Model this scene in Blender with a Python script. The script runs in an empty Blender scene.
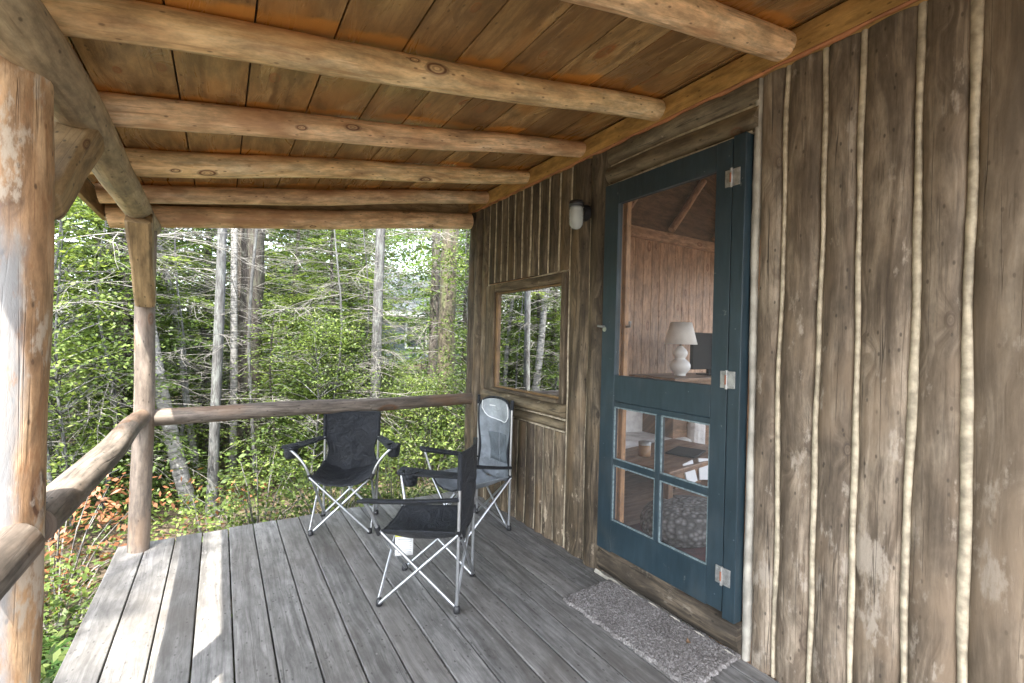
import bpy, math, random
import numpy as np
from mathutils import Vector, Matrix

S = bpy.context.scene
COL = S.collection
R = math.radians

# ------------------------------------------------------------------ camera
cam_d = bpy.data.cameras.new("camera")
cam = bpy.data.objects.new("camera", cam_d)
COL.objects.link(cam)
S.camera = cam
cam_d.sensor_width = 36.0
cam_d.lens = 465.0 / 1024.0 * 36.0
cam_d.clip_start = 0.02
cam_d.clip_end = 2000.0
YAW, PITCH, ROLL = R(32.1), R(-0.05), R(1.43)
_fw = Vector((math.sin(YAW) * math.cos(PITCH), math.cos(YAW) * math.cos(PITCH), math.sin(PITCH)))
_r0 = Vector((math.cos(YAW), -math.sin(YAW), 0))
_u0 = _r0.cross(_fw)
_rt = _r0 * math.cos(ROLL) + _u0 * math.sin(ROLL)
_up = _u0 * math.cos(ROLL) - _r0 * math.sin(ROLL)
_m = Matrix((( _rt.x, _up.x, -_fw.x, 0.0), (_rt.y, _up.y, -_fw.y, 0.0), (_rt.z, _up.z, -_fw.z, 1.3), (0, 0, 0, 1)))
cam.matrix_world = _m

# ------------------------------------------------------------------ world, sun, exposure
SUN_DIR = Vector((-0.335, -0.45, 1.0)).normalized()      # towards the sun
SUN_EL = math.asin(SUN_DIR.z)
W = bpy.data.worlds.new("World")
S.world = W
W.use_nodes = True
nt = W.node_tree
bg = nt.nodes["Background"]
sky = nt.nodes.new("ShaderNodeTexSky")
sky.sky_type = 'NISHITA'
sky.sun_disc = False
sky.sun_elevation = SUN_EL
sky.sun_rotation = math.atan2(SUN_DIR.x, SUN_DIR.y)
sky.air_density = 1.0
sky.dust_density = 2.5
sky.ozone_density = 1.0
hs = nt.nodes.new("ShaderNodeHueSaturation")      # hazy summer sky, less blue
hs.inputs["Saturation"].default_value = 0.5
nt.links.new(sky.outputs[0], hs.inputs["Color"])
nt.links.new(hs.outputs[0], bg.inputs[0])
bg.inputs[1].default_value = 0.15
sun_d = bpy.data.lights.new("sun", 'SUN')
sun_d.energy = 2.0
sun_d.angle = R(0.5)
sun_d.color = (1.0, 0.95, 0.86)
sun = bpy.data.objects.new("sun", sun_d)
COL.objects.link(sun)
sun.rotation_euler = SUN_DIR.to_track_quat('Z', 'Y').to_euler()
S.view_settings.view_transform = 'Standard'
S.view_settings.look = 'None'
S.view_settings.gamma = 1.0
S.view_settings.use_curve_mapping = False
S.view_settings.exposure = 3.5
S.render.engine = 'CYCLES'
S.cycles.max_bounces = 10
S.cycles.diffuse_bounces = 6
S.cycles.glossy_bounces = 4
S.cycles.transmission_bounces = 6
S.cycles.transparent_max_bounces = 12
S.cycles.use_denoising = True
S.cycles.sample_clamp_indirect = 6.0

rng = np.random.default_rng(7)
random.seed(7)

# ------------------------------------------------------------------ node helpers
class NT:
    def __init__(s, name):
        s.m = bpy.data.materials.new(name)
        s.m.use_nodes = True
        s.t = s.m.node_tree
        s.b = s.t.nodes["Principled BSDF"]
        s.out = s.t.nodes["Material Output"]
    def n(s, typ, **kw):
        nd = s.t.nodes.new(typ)
        for k, v in kw.items():
            setattr(nd, k, v)
        return nd
    def put(s, sock, v):
        if hasattr(v, 'is_linked') or hasattr(v, 'links'):
            s.t.links.new(v, sock)
        else:
            sock.default_value = v
    def math(s, op, a, b=0.0, c=None, clamp=False):
        nd = s.n("ShaderNodeMath", operation=op)
        nd.use_clamp = clamp
        s.put(nd.inputs[0], a); s.put(nd.inputs[1], b)
        if c is not None: s.put(nd.inputs[2], c)
        return nd.outputs[0]
    def vec(s, x, y, z):
        nd = s.n("ShaderNodeCombineXYZ")
        s.put(nd.inputs[0], x); s.put(nd.inputs[1], y); s.put(nd.inputs[2], z)
        return nd.outputs[0]
    def sep(s, v):
        nd = s.n("ShaderNodeSeparateXYZ"); s.put(nd.inputs[0], v)
        return nd.outputs
    def noise(s, v, scale=1.0, detail=3.0, rough=0.55, dist=0.0):
        nd = s.n("ShaderNodeTexNoise")
        s.put(nd.inputs["Vector"], v)
        nd.inputs["Scale"].default_value = scale
        nd.inputs["Detail"].default_value = detail
        nd.inputs["Roughness"].default_value = rough
        nd.inputs["Distortion"].default_value = dist
        return nd.outputs[0]
    def voro(s, v, scale=1.0, rnd=1.0, feat='F1', dim='3D'):
        nd = s.n("ShaderNodeTexVoronoi", feature=feat, voronoi_dimensions=dim)
        s.put(nd.inputs["Vector"], v)
        nd.inputs["Scale"].default_value = scale
        nd.inputs["Randomness"].default_value = rnd
        return nd.outputs
    def rng(s, v, a, b, c=0.0, d=1.0, smooth=True):
        nd = s.n("ShaderNodeMapRange")
        nd.interpolation_type = 'SMOOTHSTEP' if smooth else 'LINEAR'
        nd.clamp = True
        s.put(nd.inputs[0], v)
        for i, x in enumerate((a, b, c, d)):
            nd.inputs[i + 1].default_value = x
        return nd.outputs[0]
    def ramp(s, v, stops):
        nd = s.n("ShaderNodeValToRGB")
        s.put(nd.inputs[0], v)
        el = nd.color_ramp.elements
        while len(el) < len(stops): el.new(0.5)
        for e, (p, c) in zip(el, stops):
            e.position = p
            e.color = (c[0], c[1], c[2], 1)
        return nd.outputs[0]
    def mix(s, f, a, b, mode='MIX'):
        nd = s.n("ShaderNodeMix", data_type='RGBA', blend_type=mode)
        s.put(nd.inputs[0], f)
        s.put(nd.inputs[6], a if not isinstance(a, tuple) else (*a[:3], 1))
        s.put(nd.inputs[7], b if not isinstance(b, tuple) else (*b[:3], 1))
        return nd.outputs[2]
    def white(s, w):
        nd = s.n("ShaderNodeTexWhiteNoise", noise_dimensions='1D')
        s.put(nd.inputs["W"], w)
        return nd.outputs[0]
    def bump(s, h, strength=0.4, dist=0.01):
        nd = s.n("ShaderNodeBump")
        nd.inputs["Strength"].default_value = strength
        nd.inputs["Distance"].default_value = dist
        s.put(nd.inputs["Height"], h)
        s.t.links.new(nd.outputs[0], s.b.inputs["Normal"])
    def color(s, c):
        s.put(s.b.inputs["Base Color"], c if not isinstance(c, tuple) else (*c[:3], 1))
    def set(s, **kw):
        for k, v in kw.items():
            s.put(s.b.inputs[k.replace('_', ' ')], v)

def attr_wc(N):
    a = N.n("ShaderNodeAttribute"); a.attribute_name = "wc"
    return N.sep(a.outputs["Vector"])

def wood(name, dark, mid, light, knot=(0.12, 0.06, 0.03), grain=45.0, along=1.6, knots=1.0, kscale=4.0,
         rough=0.7, bump=0.35, var=0.3, patch=None, patch_lo=0.62, patch_hi=0.72, patch_low=None, stain=None,
         crack=0.0, extra=None, contrast=1.0, tint=None, mott=1.0):
    """wood whose grain follows the 'wc' attribute: x across, y along, z a number of the piece"""
    N = NT(name)
    x, y, z = attr_wc(N)
    zz = N.math('MULTIPLY', z, 7.31)
    warp = N.noise(N.vec(N.math('MULTIPLY', x, 5.0), N.math('MULTIPLY', y, 1.1), zz), 1.0, 2.0)
    kv = N.voro(N.vec(N.math('MULTIPLY_ADD', x, kscale, N.math('MULTIPLY', zz, 0.37)), N.math('MULTIPLY_ADD', y, kscale * 0.5, N.math('MULTIPLY', zz, 1.7)), 0.0), 1.0, dim='2D')
    kd = N.math('MULTIPLY', kv[0], N.math('MULTIPLY_ADD', N.sep(kv[1])[1], 1.3, 0.75))
    kd = N.math('ADD', kd, N.math('MULTIPLY', N.math('SUBTRACT', warp, 0.5), 0.05)); kmask = N.rng(kd, 0.085, 0.125, 1.0, 0.0)
    kfall = N.rng(kd, 0.0, 0.42, 1.0, 0.0)
    xs = N.math('ADD', N.math('MULTIPLY', x, grain), N.math('MULTIPLY', warp, 6.0))
    xs = N.math('ADD', xs, N.math('MULTIPLY', kfall, 1.3 * knots))
    g = N.noise(N.vec(xs, N.math('MULTIPLY', y, along), zz), 1.0, 6.0, 0.62)
    broad = N.noise(N.vec(N.math('MULTIPLY', x, 9.0), N.math('MULTIPLY', y, along * 0.8), N.math('ADD', zz, 3.3)), 1.0, 3.0)
    v = N.math('ADD', N.math('MULTIPLY', g, 0.55), N.math('MULTIPLY', broad, 0.45))
    v = N.math('ADD', N.math('MULTIPLY', N.math('SUBTRACT', v, 0.5), 1.5 * contrast), 0.5)
    c = N.ramp(v, [(0.12, dark), (0.48, mid), (0.85, light)])
    if knots > 0:
        ring = N.math('SINE', N.math('MULTIPLY', kd, 150.0))
        kc = N.mix(N.math('MULTIPLY_ADD', ring, 0.3, N.rng(kd, 0.02, 0.09, 0.75, 0.05)), knot, mid)
        hasknot = N.math('GREATER_THAN', N.sep(kv[1])[0], 0.5)
        c = N.mix(N.math('MULTIPLY', N.math('MULTIPLY', kmask, hasknot), min(1.0, knots)), c, kc)
    # blotches and pits
    mo = N.noise(N.vec(N.math('MULTIPLY', x, 24.0), N.math('MULTIPLY', y, 7.0), N.math('ADD', zz, 31.0)), 1.0, 5.0, 0.7)
    mf = N.rng(mo, 0.28, 0.72, 1.0 - 0.42 * mott, 1.0 + 0.38 * mott)
    c = N.mix(1.0, c, N.vec(mf, mf, mf), 'MULTIPLY')
    fl = N.noise(N.vec(N.math('MULTIPLY', x, 130.0), N.math('MULTIPLY', y, 5.0), N.math('ADD', zz, 71.0)), 1.0, 3.0, 0.6)
    c = N.mix(N.rng(fl, 0.56, 0.70, 0.0, 0.6 * mott), c, dark)
    pit = N.voro(N.vec(N.math('MULTIPLY_ADD', x, 34.0, zz), N.math('MULTIPLY', y, 16.0), 0.0), 1.0, dim='2D')
    pm = N.math('MULTIPLY', N.rng(pit[0], 0.06, 0.16, 1.0, 0.0), N.math('GREATER_THAN', N.sep(pit[1])[0], 0.8))
    c = N.mix(N.math('MULTIPLY', pm, 0.75 * mott), c, tuple(q * 0.4 for q in dark))
    # long weathering streaks
    st = N.noise(N.vec(N.math('MULTIPLY', x, 22.0), N.math('MULTIPLY', y, 0.45), N.math('ADD', zz, 9.1)), 1.0, 4.0)
    c = N.mix(N.rng(st, 0.55, 0.75, 0.0, 0.55), c, dark)
    if stain:
        sn = N.noise(N.vec(N.math('MULTIPLY', x, 6.0), N.math('MULTIPLY', y, 2.2), N.math('ADD', zz, 21.0)), 1.0, 4.0)
        c = N.mix(N.rng(sn, 0.5, 0.68, 0.0, stain[3]), c, stain[:3])
    if patch:
        pn = N.noise(N.vec(N.math('MULTIPLY', x, 11.0), N.math('MULTIPLY', y, 4.0), N.math('ADD', zz, 41.0)), 1.0, 8.0, 0.68)
        fine = N.noise(N.vec(N.math('MULTIPLY', x, 90.0), N.math('MULTIPLY', y, 26.0), zz), 1.0, 3.0)
        pn = N.math('ADD', pn, N.math('MULTIPLY', N.math('SUBTRACT', fine, 0.5), 0.22))
        if patch_low:
            low = N.rng(y, patch_low[0], patch_low[1], 0.0, patch_low[2])
            pn = N.math('SUBTRACT', pn, low)
        c = N.mix(N.rng(pn, patch_lo, patch_hi, 0.0, 0.85), c, patch)
    if crack > 0:
        cr = N.noise(N.vec(N.math('MULTIPLY', x, 26.0), N.math('MULTIPLY', y, 0.5), N.math('ADD', zz, 60.0)), 1.0, 2.0, 0.5)
        ck = N.math('MULTIPLY', N.rng(N.math('ABSOLUTE', N.math('SUBTRACT', cr, 0.5)), 0.0, 0.012, crack, 0.0), N.rng(broad, 0.47, 0.60, 0.0, 1.0))
        c = N.mix(ck, c, tuple(d * 0.25 for d in dark))
    if extra:
        c = extra(N, c, x, y, z, zz)
    wv = N.white(zz)
    br = N.math('MULTIPLY_ADD', wv, var, 1.0 - var * 0.5)
    c = N.mix(1.0, c, N.vec(br, br, br), 'MULTIPLY')
    if tint:
        c = N.mix(N.math('MULTIPLY', N.white(N.math('ADD', zz, 5.0)), tint[3]), c, tint[:3])
    N.color(c)
    N.set(Roughness=N.rng(g, 0.2, 0.8, min(1, rough + 0.12), max(0, rough - 0.12)))
    h = N.math('ADD', N.math('MULTIPLY', N.math('ADD', g, N.math('MULTIPLY', mo, 0.9)), 0.6), N.math('MULTIPLY', N.math('MULTIPLY', kmask, 1.0), 0.25))
    if crack > 0:
        h = N.math('SUBTRACT', h, N.math('MULTIPLY', ck, 0.8))
    N.bump(h, bump, 0.006)
    return N.m

def plain(name, col, rough=0.6, metal=0.0, noise=0.15, nscale=30.0, bump=0.0, spec=None):
    N = NT(name)
    tc = N.n("ShaderNodeTexCoord").outputs["Object"]
    n = N.noise(tc, nscale, 4.0)
    f = N.rng(n, 0.25, 0.75, 1.0 - noise, 1.0 + noise)
    c = N.mix(1.0, (*col, 1), N.vec(f, f, f), 'MULTIPLY')
    N.color(c)
    N.set(Roughness=rough, Metallic=metal)
    if spec is not None:
        N.b.inputs["Specular IOR Level"].default_value = spec
    if bump: N.bump(n, bump, 0.004)
    return N.m

M = {}
# --- woods
def rail_bleach(N, c, x, y, z, zz):
    return c
M['peeled'] = wood("peeled_log", (0.42, 0.225, 0.095), (0.72, 0.505, 0.26), (0.86, 0.70, 0.45), knot=(0.17, 0.08, 0.035),
                   grain=24.0, along=2.6, kscale=5.0, rough=0.55, bump=0.22, var=0.25, stain=(0.52, 0.27, 0.11, 0.6), crack=0.3, contrast=1.3)
M['pinkpeel'] = wood("aged_peeled_log", (0.37, 0.20, 0.10), (0.67, 0.45, 0.255), (0.82, 0.63, 0.42), knot=(0.15, 0.07, 0.035),
                   grain=24.0, along=2.6, kscale=5.0, rough=0.55, bump=0.25, var=0.25, stain=(0.42, 0.21, 0.10, 0.65), crack=0.35, contrast=1.3)
M['eave'] = wood("eave_log_wood", (0.17, 0.115, 0.068), (0.36, 0.27, 0.165), (0.52, 0.42, 0.28), grain=26, along=2.0, rough=0.7,
                 stain=(0.13, 0.12, 0.09, 0.7), crack=0.4)
M['post'] = wood("post_wood", (0.14, 0.072, 0.035), (0.35, 0.195, 0.095), (0.50, 0.33, 0.19), knot=(0.09, 0.04, 0.02), grain=17, along=3.2,
                 kscale=4.0, rough=0.6, bump=0.4, stain=(0.52, 0.40, 0.28, 0.7), crack=0.5, patch=(0.50, 0.47, 0.44), patch_lo=0.60, patch_hi=0.75)
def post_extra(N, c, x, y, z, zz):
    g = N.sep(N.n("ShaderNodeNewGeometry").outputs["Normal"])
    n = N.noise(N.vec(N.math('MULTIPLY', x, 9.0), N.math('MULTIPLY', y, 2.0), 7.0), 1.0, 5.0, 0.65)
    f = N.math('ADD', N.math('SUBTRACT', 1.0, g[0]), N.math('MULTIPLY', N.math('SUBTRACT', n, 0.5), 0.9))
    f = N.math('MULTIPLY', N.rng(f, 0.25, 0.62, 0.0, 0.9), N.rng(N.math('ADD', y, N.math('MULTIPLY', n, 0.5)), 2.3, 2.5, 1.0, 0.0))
    c = N.mix(f, c, (0.18, 0.185, 0.192, 1))  # pale grey except on faces towards +X, fading out near the top
    b = N.noise(N.vec(N.math('MULTIPLY', x, 20.0), N.math('MULTIPLY', y, 6.0), 17.0), 1.0, 6.0, 0.7)
    return N.mix(N.rng(b, 0.52, 0.66, 0.0, 0.7), c, (0.24, 0.115, 0.05, 1))
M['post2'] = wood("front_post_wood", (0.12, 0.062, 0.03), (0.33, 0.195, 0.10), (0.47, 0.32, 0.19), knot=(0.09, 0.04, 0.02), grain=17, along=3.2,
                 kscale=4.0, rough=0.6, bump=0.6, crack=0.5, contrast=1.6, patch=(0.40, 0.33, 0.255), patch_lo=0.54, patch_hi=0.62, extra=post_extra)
M['greypost'] = wood("grey_post_wood", (0.055, 0.041, 0.031), (0.128, 0.101, 0.08), (0.225, 0.19, 0.158), grain=24, along=2.2, kscale=4.0,
                     rough=0.75, crack=0.5, stain=(0.25, 0.16, 0.10, 0.4))
M['rail'] = wood("weathered_rail_wood", (0.028, 0.021, 0.016), (0.10, 0.079, 0.062), (0.23, 0.195, 0.163), grain=30, along=1.6, kscale=3.0,
                 rough=0.8, crack=0.6, stain=(0.13, 0.07, 0.035, 0.6), bump=0.5)
M['brace'] = wood("brace_wood", (0.12, 0.075, 0.035), (0.25, 0.165, 0.08), (0.36, 0.26, 0.14), grain=28, along=2.0, rough=0.65, crack=0.3)
def ceil_extra(N, c, x, y, z, zz):
    # varnish that ran and pooled along the rafters: amber bands with a ragged rim
    t = N.math('SUBTRACT', N.math('MODULO', N.math('ADD', N.math('SUBTRACT', y, 0.99), 5.95 + 0.2975), 0.595), 0.2975)
    d = N.math('ABSOLUTE', t)
    n = N.noise(N.vec(N.math('MULTIPLY', x, 9.0), N.math('MULTIPLY', y, 9.0), zz), 1.0, 4.0)
    d = N.math('ADD', d, N.math('MULTIPLY', N.math('SUBTRACT', n, 0.5), 0.16))
    lo_ = N.noise(N.vec(N.math('MULTIPLY', x, 2.5), N.math('MULTIPLY', y, 1.2), 4.0), 1.0, 2.0)
    d = N.math('ADD', d, N.rng(lo_, 0.42, 0.62, 0.04, -0.012))
    c = N.mix(N.rng(d, 0.045, 0.09, 0.95, 0.0), c, (0.56, 0.24, 0.045, 1))
    return c
M['ceiling'] = wood("stained_roof_plank", (0.105, 0.056, 0.020), (0.285, 0.165, 0.064), (0.49, 0.315, 0.14), knot=(0.30, 0.11, 0.035),
                    grain=20, along=1.5, kscale=5.0, rough=0.32, bump=0.18, var=0.65, contrast=1.4, stain=(0.42, 0.185, 0.045, 0.6), extra=ceil_extra,
                    tint=(0.22, 0.115, 0.05, 0.5))
M['sillwood'] = wood("dark_sill_wood", (0.012, 0.009, 0.006), (0.05, 0.037, 0.024), (0.17, 0.13, 0.088), grain=34, along=2.0, knots=0.5, rough=0.8, crack=0.9,
                    contrast=1.8, bump=0.8, patch=(0.2, 0.17, 0.13), patch_lo=0.6, patch_hi=0.7)
M['ledger'] = wood("ledger_wood", (0.22, 0.115, 0.032), (0.345, 0.195, 0.06), (0.45, 0.28, 0.105), grain=20, along=1.2, knots=0.6, rough=0.45,
                   stain=(0.36, 0.15, 0.04, 0.5))
M['redtrim'] = wood("red_stained_edge", (0.25, 0.08, 0.03), (0.38, 0.15, 0.06), (0.45, 0.22, 0.1), grain=30, along=1.5, knots=0, rough=0.5)
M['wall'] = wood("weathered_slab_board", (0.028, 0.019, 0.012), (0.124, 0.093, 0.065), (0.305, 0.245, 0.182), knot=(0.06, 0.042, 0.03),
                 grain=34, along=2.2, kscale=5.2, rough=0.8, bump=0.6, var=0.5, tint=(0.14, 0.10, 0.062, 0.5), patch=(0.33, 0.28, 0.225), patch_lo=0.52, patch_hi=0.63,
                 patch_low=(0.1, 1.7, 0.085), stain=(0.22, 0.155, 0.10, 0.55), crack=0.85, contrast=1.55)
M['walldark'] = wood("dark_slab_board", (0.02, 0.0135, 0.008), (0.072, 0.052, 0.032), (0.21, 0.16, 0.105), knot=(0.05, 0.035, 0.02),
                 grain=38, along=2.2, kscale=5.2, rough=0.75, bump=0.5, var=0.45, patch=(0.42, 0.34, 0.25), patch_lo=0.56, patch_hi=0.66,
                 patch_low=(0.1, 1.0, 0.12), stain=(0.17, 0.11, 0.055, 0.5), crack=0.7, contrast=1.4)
M['logtrim'] = wood("log_trim_wood", (0.035, 0.024, 0.014), (0.12, 0.09, 0.055), (0.29, 0.235, 0.155), grain=30, along=1.4, kscale=4,
                    rough=0.7, bump=0.5, var=0.35, stain=(0.30, 0.225, 0.13, 0.5), crack=0.7, patch=(0.45, 0.38, 0.28), patch_lo=0.64, patch_hi=0.72)
def deck_extra(N, c, x, y, z, zz):
    n = N.noise(N.vec(N.math('MULTIPLY', x, 3.0), N.math('MULTIPLY', y, 2.2), 3.0), 1.0, 6.0, 0.7)
    c = N.mix(N.rng(n, 0.58, 0.70, 0.0, 0.35), c, (0.27, 0.265, 0.26, 1))
    n2 = N.noise(N.vec(N.math('MULTIPLY', x, 1.7), N.math('MULTIPLY', y, 1.3), 8.0), 1.0, 5.0, 0.65)
    c = N.mix(N.rng(n2, 0.5, 0.66, 0.0, 0.6), c, (0.065, 0.056, 0.048, 1))
    s = N.voro(N.vec(N.math('MULTIPLY', x, 11.0), N.math('MULTIPLY', y, 7.0), zz), 1.0)[0]
    c = N.mix(N.rng(s, 0.02, 0.06, 0.5, 0.0), c, (0.36, 0.35, 0.33, 1))
    # screw heads, two to a joist
    lx = N.math('MODULO', N.math('ADD', x, 0.498 + 1.435), 0.1435)
    dx_ = N.math('SUBTRACT', N.math('ABSOLUTE', N.math('SUBTRACT', lx, 0.069)), 0.043)
    dy_ = N.math('SUBTRACT', N.math('MODULO', N.math('ADD', y, 0.8 + 5.5), 0.55), 0.026)
    rr_ = N.math('SQRT', N.math('ADD', N.math('MULTIPLY', dx_, dx_), N.math('MULTIPLY', dy_, dy_)))
    c = N.mix(N.rng(rr_, 0.0035, 0.006, 0.9, 0.0), c, (0.03, 0.027, 0.025, 1))
    return c
M['deck'] = wood("grey_deck_board", (0.05, 0.048, 0.045), (0.132, 0.129, 0.124), (0.245, 0.24, 0.232), knot=(0.07, 0.062, 0.058), grain=48, along=1.1,
                 kscale=5.5, knots=0.55, rough=0.72, bump=0.45, var=0.28, patch=(0.33, 0.32, 0.31), patch_lo=0.66, patch_hi=0.76, crack=0.6, extra=deck_extra,
                 tint=(0.14, 0.125, 0.11, 0.4), contrast=1.35)
M['panel'] = wood("interior_pine_panel", (0.27, 0.145, 0.08), (0.45, 0.27, 0.165), (0.56, 0.37, 0.24), knot=(0.2, 0.08, 0.04), grain=26, along=1.0,
                  kscale=4.5, rough=0.5, bump=0.1, var=0.25)
M['jambwood'] = wood("varnished_jamb", (0.33, 0.165, 0.07), (0.50, 0.275, 0.13), (0.6, 0.37, 0.2), grain=30, along=1.0, knots=0.3, rough=0.4)
M['sash'] = wood("window_sash_wood", (0.08, 0.045, 0.02), (0.16, 0.095, 0.045), (0.26, 0.16, 0.08), grain=30, along=1.0, knots=0.3, rough=0.5)
M['darkfloor'] = wood("cabin_floor_board", (0.09, 0.05, 0.032), (0.17, 0.10, 0.06), (0.25, 0.155, 0.095), grain=26, along=1.0, rough=0.4)
M['table'] = wood("coffee_table_wood", (0.10, 0.055, 0.03), (0.19, 0.105, 0.055), (0.28, 0.16, 0.09), grain=26, along=1.0, rough=0.4)
# --- other
M['caulk'] = plain("cream_chinking", (0.385, 0.325, 0.235), 0.85, noise=0.38, nscale=26, bump=0.7)
M['palecaulk'] = plain("pale_chinking", (0.31, 0.285, 0.24), 0.85, noise=0.3, nscale=14, bump=0.4)
M['roofing'] = plain("dark_roofing", (0.045, 0.04, 0.036), 0.9)
M['steel'] = plain("silver_tube", (0.45, 0.46, 0.475), 0.34, 0.85, noise=0.08)
M['hinge'] = plain("galvanised_hinge", (0.30, 0.30, 0.29), 0.5, 0.6, noise=0.3, nscale=40)
M['rust'] = plain("rusty_pin", (0.25, 0.10, 0.06), 0.8)
M['blackplastic'] = plain("black_plastic", (0.018, 0.018, 0.02), 0.45)
def fabric(name, col, rough=0.6, scale=700.0):
    N = NT(name)
    tc = N.n("ShaderNodeTexCoord").outputs["Object"]
    n = N.noise(tc, 9.0, 4.0)
    w = N.noise(tc, scale, 1.0)
    f = N.rng(n, 0.25, 0.75, 0.75, 1.3)
    N.color(N.mix(1.0, (*col, 1), N.vec(f, f, f), 'MULTIPLY'))
    N.set(Roughness=rough)
    N.b.inputs["Sheen Weight"].default_value = 0.04
    N.b.inputs["Specular IOR Level"].default_value = 0.38
    wr = N.noise(tc, 16.0, 3.0, 0.5, 0.8)
    N.bump(N.math('ADD', N.math('MULTIPLY', w, 0.1), wr), 0.9, 0.02)
    return N.m
M['blackfab'] = fabric("black_polyester", (0.0075, 0.0095, 0.0135))
M['greyfab'] = fabric("grey_polyester", (0.165, 0.185, 0.205))
M['lightfab'] = fabric("light_grey_polyester", (0.28, 0.305, 0.325))
M['meshfab'] = fabric("grey_mesh_fabric", (0.10, 0.118, 0.132), scale=1500)
M['whitefab'] = fabric("white_upholstery", (0.62, 0.60, 0.58))
M['tag'] = plain("white_care_tag", (0.72, 0.72, 0.70), 0.7, noise=0.05)
M['tagyellow'] = plain("yellow_tag_stripe", (0.55, 0.56, 0.10), 0.7)
M['ink'] = plain("grey_print", (0.35, 0.35, 0.36), 0.8)
def teal():
    N = NT("teal_door_paint")
    tc = N.n("ShaderNodeTexCoord").outputs["Object"]
    sx, sy, sz = N.sep(tc)
    n = N.noise(N.vec(N.math('MULTIPLY', sx, 40), N.math('MULTIPLY', sy, 40), N.math('MULTIPLY', sz, 6)), 1.0, 5.0)
    b = N.noise(tc, 3.0, 4.0)
    c = N.ramp(N.math('ADD', N.math('MULTIPLY', n, 0.5), N.math('MULTIPLY', b, 0.5)), [(0.3, (0.007, 0.018, 0.025)), (0.55, (0.016, 0.032, 0.043)), (0.75, (0.03, 0.051, 0.064))])
    sp = N.voro(tc, 16.0)[0]
    c = N.mix(N.rng(sp, 0.02, 0.07, 0.5, 0.0), c, (0.16, 0.2, 0.21, 1))
    ch = N.noise(tc, 26.0, 6.0, 0.75)
    c = N.mix(N.rng(ch, 0.66, 0.70, 0.0, 0.7), c, (0.12, 0.135, 0.13, 1))
    dr = N.noise(tc, 5.0, 6.0, 0.7)
    c = N.mix(N.rng(dr, 0.5, 0.7, 0.0, 0.4), c, (0.04, 0.05, 0.053, 1))
    N.color(c); N.set(Roughness=N.rng(dr, 0.3, 0.7, 0.36, 0.6))
    N.bump(n, 0.3, 0.003)
    return N.m
M['teal'] = teal()
M['tealworn'] = plain("worn_moulding_paint", (0.13, 0.17, 0.18), 0.6, noise=0.4, nscale=60)
def screen_mat():
    N = NT("insect_screen")
    tr = N.n("ShaderNodeBsdfTransparent")
    df = N.n("ShaderNodeBsdfDiffuse"); df.inputs[0].default_value = (0.085, 0.085, 0.085, 1)
    mx = N.n("ShaderNodeMixShader"); mx.inputs[0].default_value = 0.42
    N.t.links.new(tr.outputs[0], mx.inputs[1]); N.t.links.new(df.outputs[0], mx.inputs[2])
    N.t.links.new(mx.outputs[0], N.out.inputs[0])
    return N.m
M['screen'] = screen_mat()
def glass_pane(name, ior, tint=(0.9, 0.93, 0.92)):
    N = NT(name)
    tr = N.n("ShaderNodeBsdfTransparent"); tr.inputs[0].default_value = (*tint, 1)
    gl = N.n("ShaderNodeBsdfGlossy"); gl.inputs["Roughness"].default_value = 0.0
    fr = N.n("ShaderNodeFresnel"); fr.inputs["IOR"].default_value = ior
    tc = N.n("ShaderNodeTexCoord").outputs["Object"]
    bp = N.n("ShaderNodeBump"); bp.inputs["Strength"].default_value = 0.02; bp.inputs["Distance"].default_value = 0.02
    N.t.links.new(N.noise(tc, 3.0, 2.0), bp.inputs["Height"])
    N.t.links.new(bp.outputs[0], gl.inputs["Normal"])
    mx = N.n("ShaderNodeMixShader")
    N.t.links.new(fr.outputs[0], mx.inputs[0]); N.t.links.new(tr.outputs[0], mx.inputs[1]); N.t.links.new(gl.outputs[0], mx.inputs[2])
    N.t.links.new(mx.outputs[0], N.out.inputs[0])
    return N.m
M['window'] = glass_pane("window_glass", 3.6)
def jar_mat():
    N = NT("ribbed_jar_glass")
    N.color((0.62, 0.63, 0.62)); N.set(Roughness=0.12)
    tr = N.n("ShaderNodeBsdfTransparent"); tr.inputs[0].default_value = (0.9, 0.92, 0.91, 1)
    mx = N.n("ShaderNodeMixShader"); mx.inputs[0].default_value = 0.38
    N.t.links.new(tr.outputs[0], mx.inputs[1]); N.t.links.new(N.b.outputs[0], mx.inputs[2])
    N.t.links.new(mx.outputs[0], N.out.inputs[0])
    return N.m
M['jar'] = jar_mat()
M['ceramic'] = plain("white_ceramic", (0.85, 0.85, 0.84), 0.25, noise=0.03)
M['shade'] = plain("white_lamp_fabric", (0.88, 0.87, 0.84), 0.8, noise=0.04)
M['screenblack'] = plain("television_black", (0.012, 0.012, 0.014), 0.6, spec=0.1)
M['amber'] = plain("amber_candle_wax", (0.25, 0.13, 0.05), 0.4)
M['paper'] = plain("white_paper", (0.72, 0.73, 0.74), 0.8, noise=0.04)
def woven():
    N = NT("woven_grey_blanket")
    tc = N.n("ShaderNodeTexCoord").outputs["Object"]
    v = N.voro(tc, 28.0)[0]
    c = N.ramp(v, [(0.1, (0.30, 0.29, 0.28)), (0.6, (0.08, 0.075, 0.07))])
    N.color(c); N.set(Roughness=0.95); N.bump(v, 0.8, 0.02)
    return N.m
M['woven'] = woven()
M['rug'] = plain("dark_red_rug", (0.10, 0.03, 0.03), 0.95, noise=0.4, nscale=20)
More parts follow.
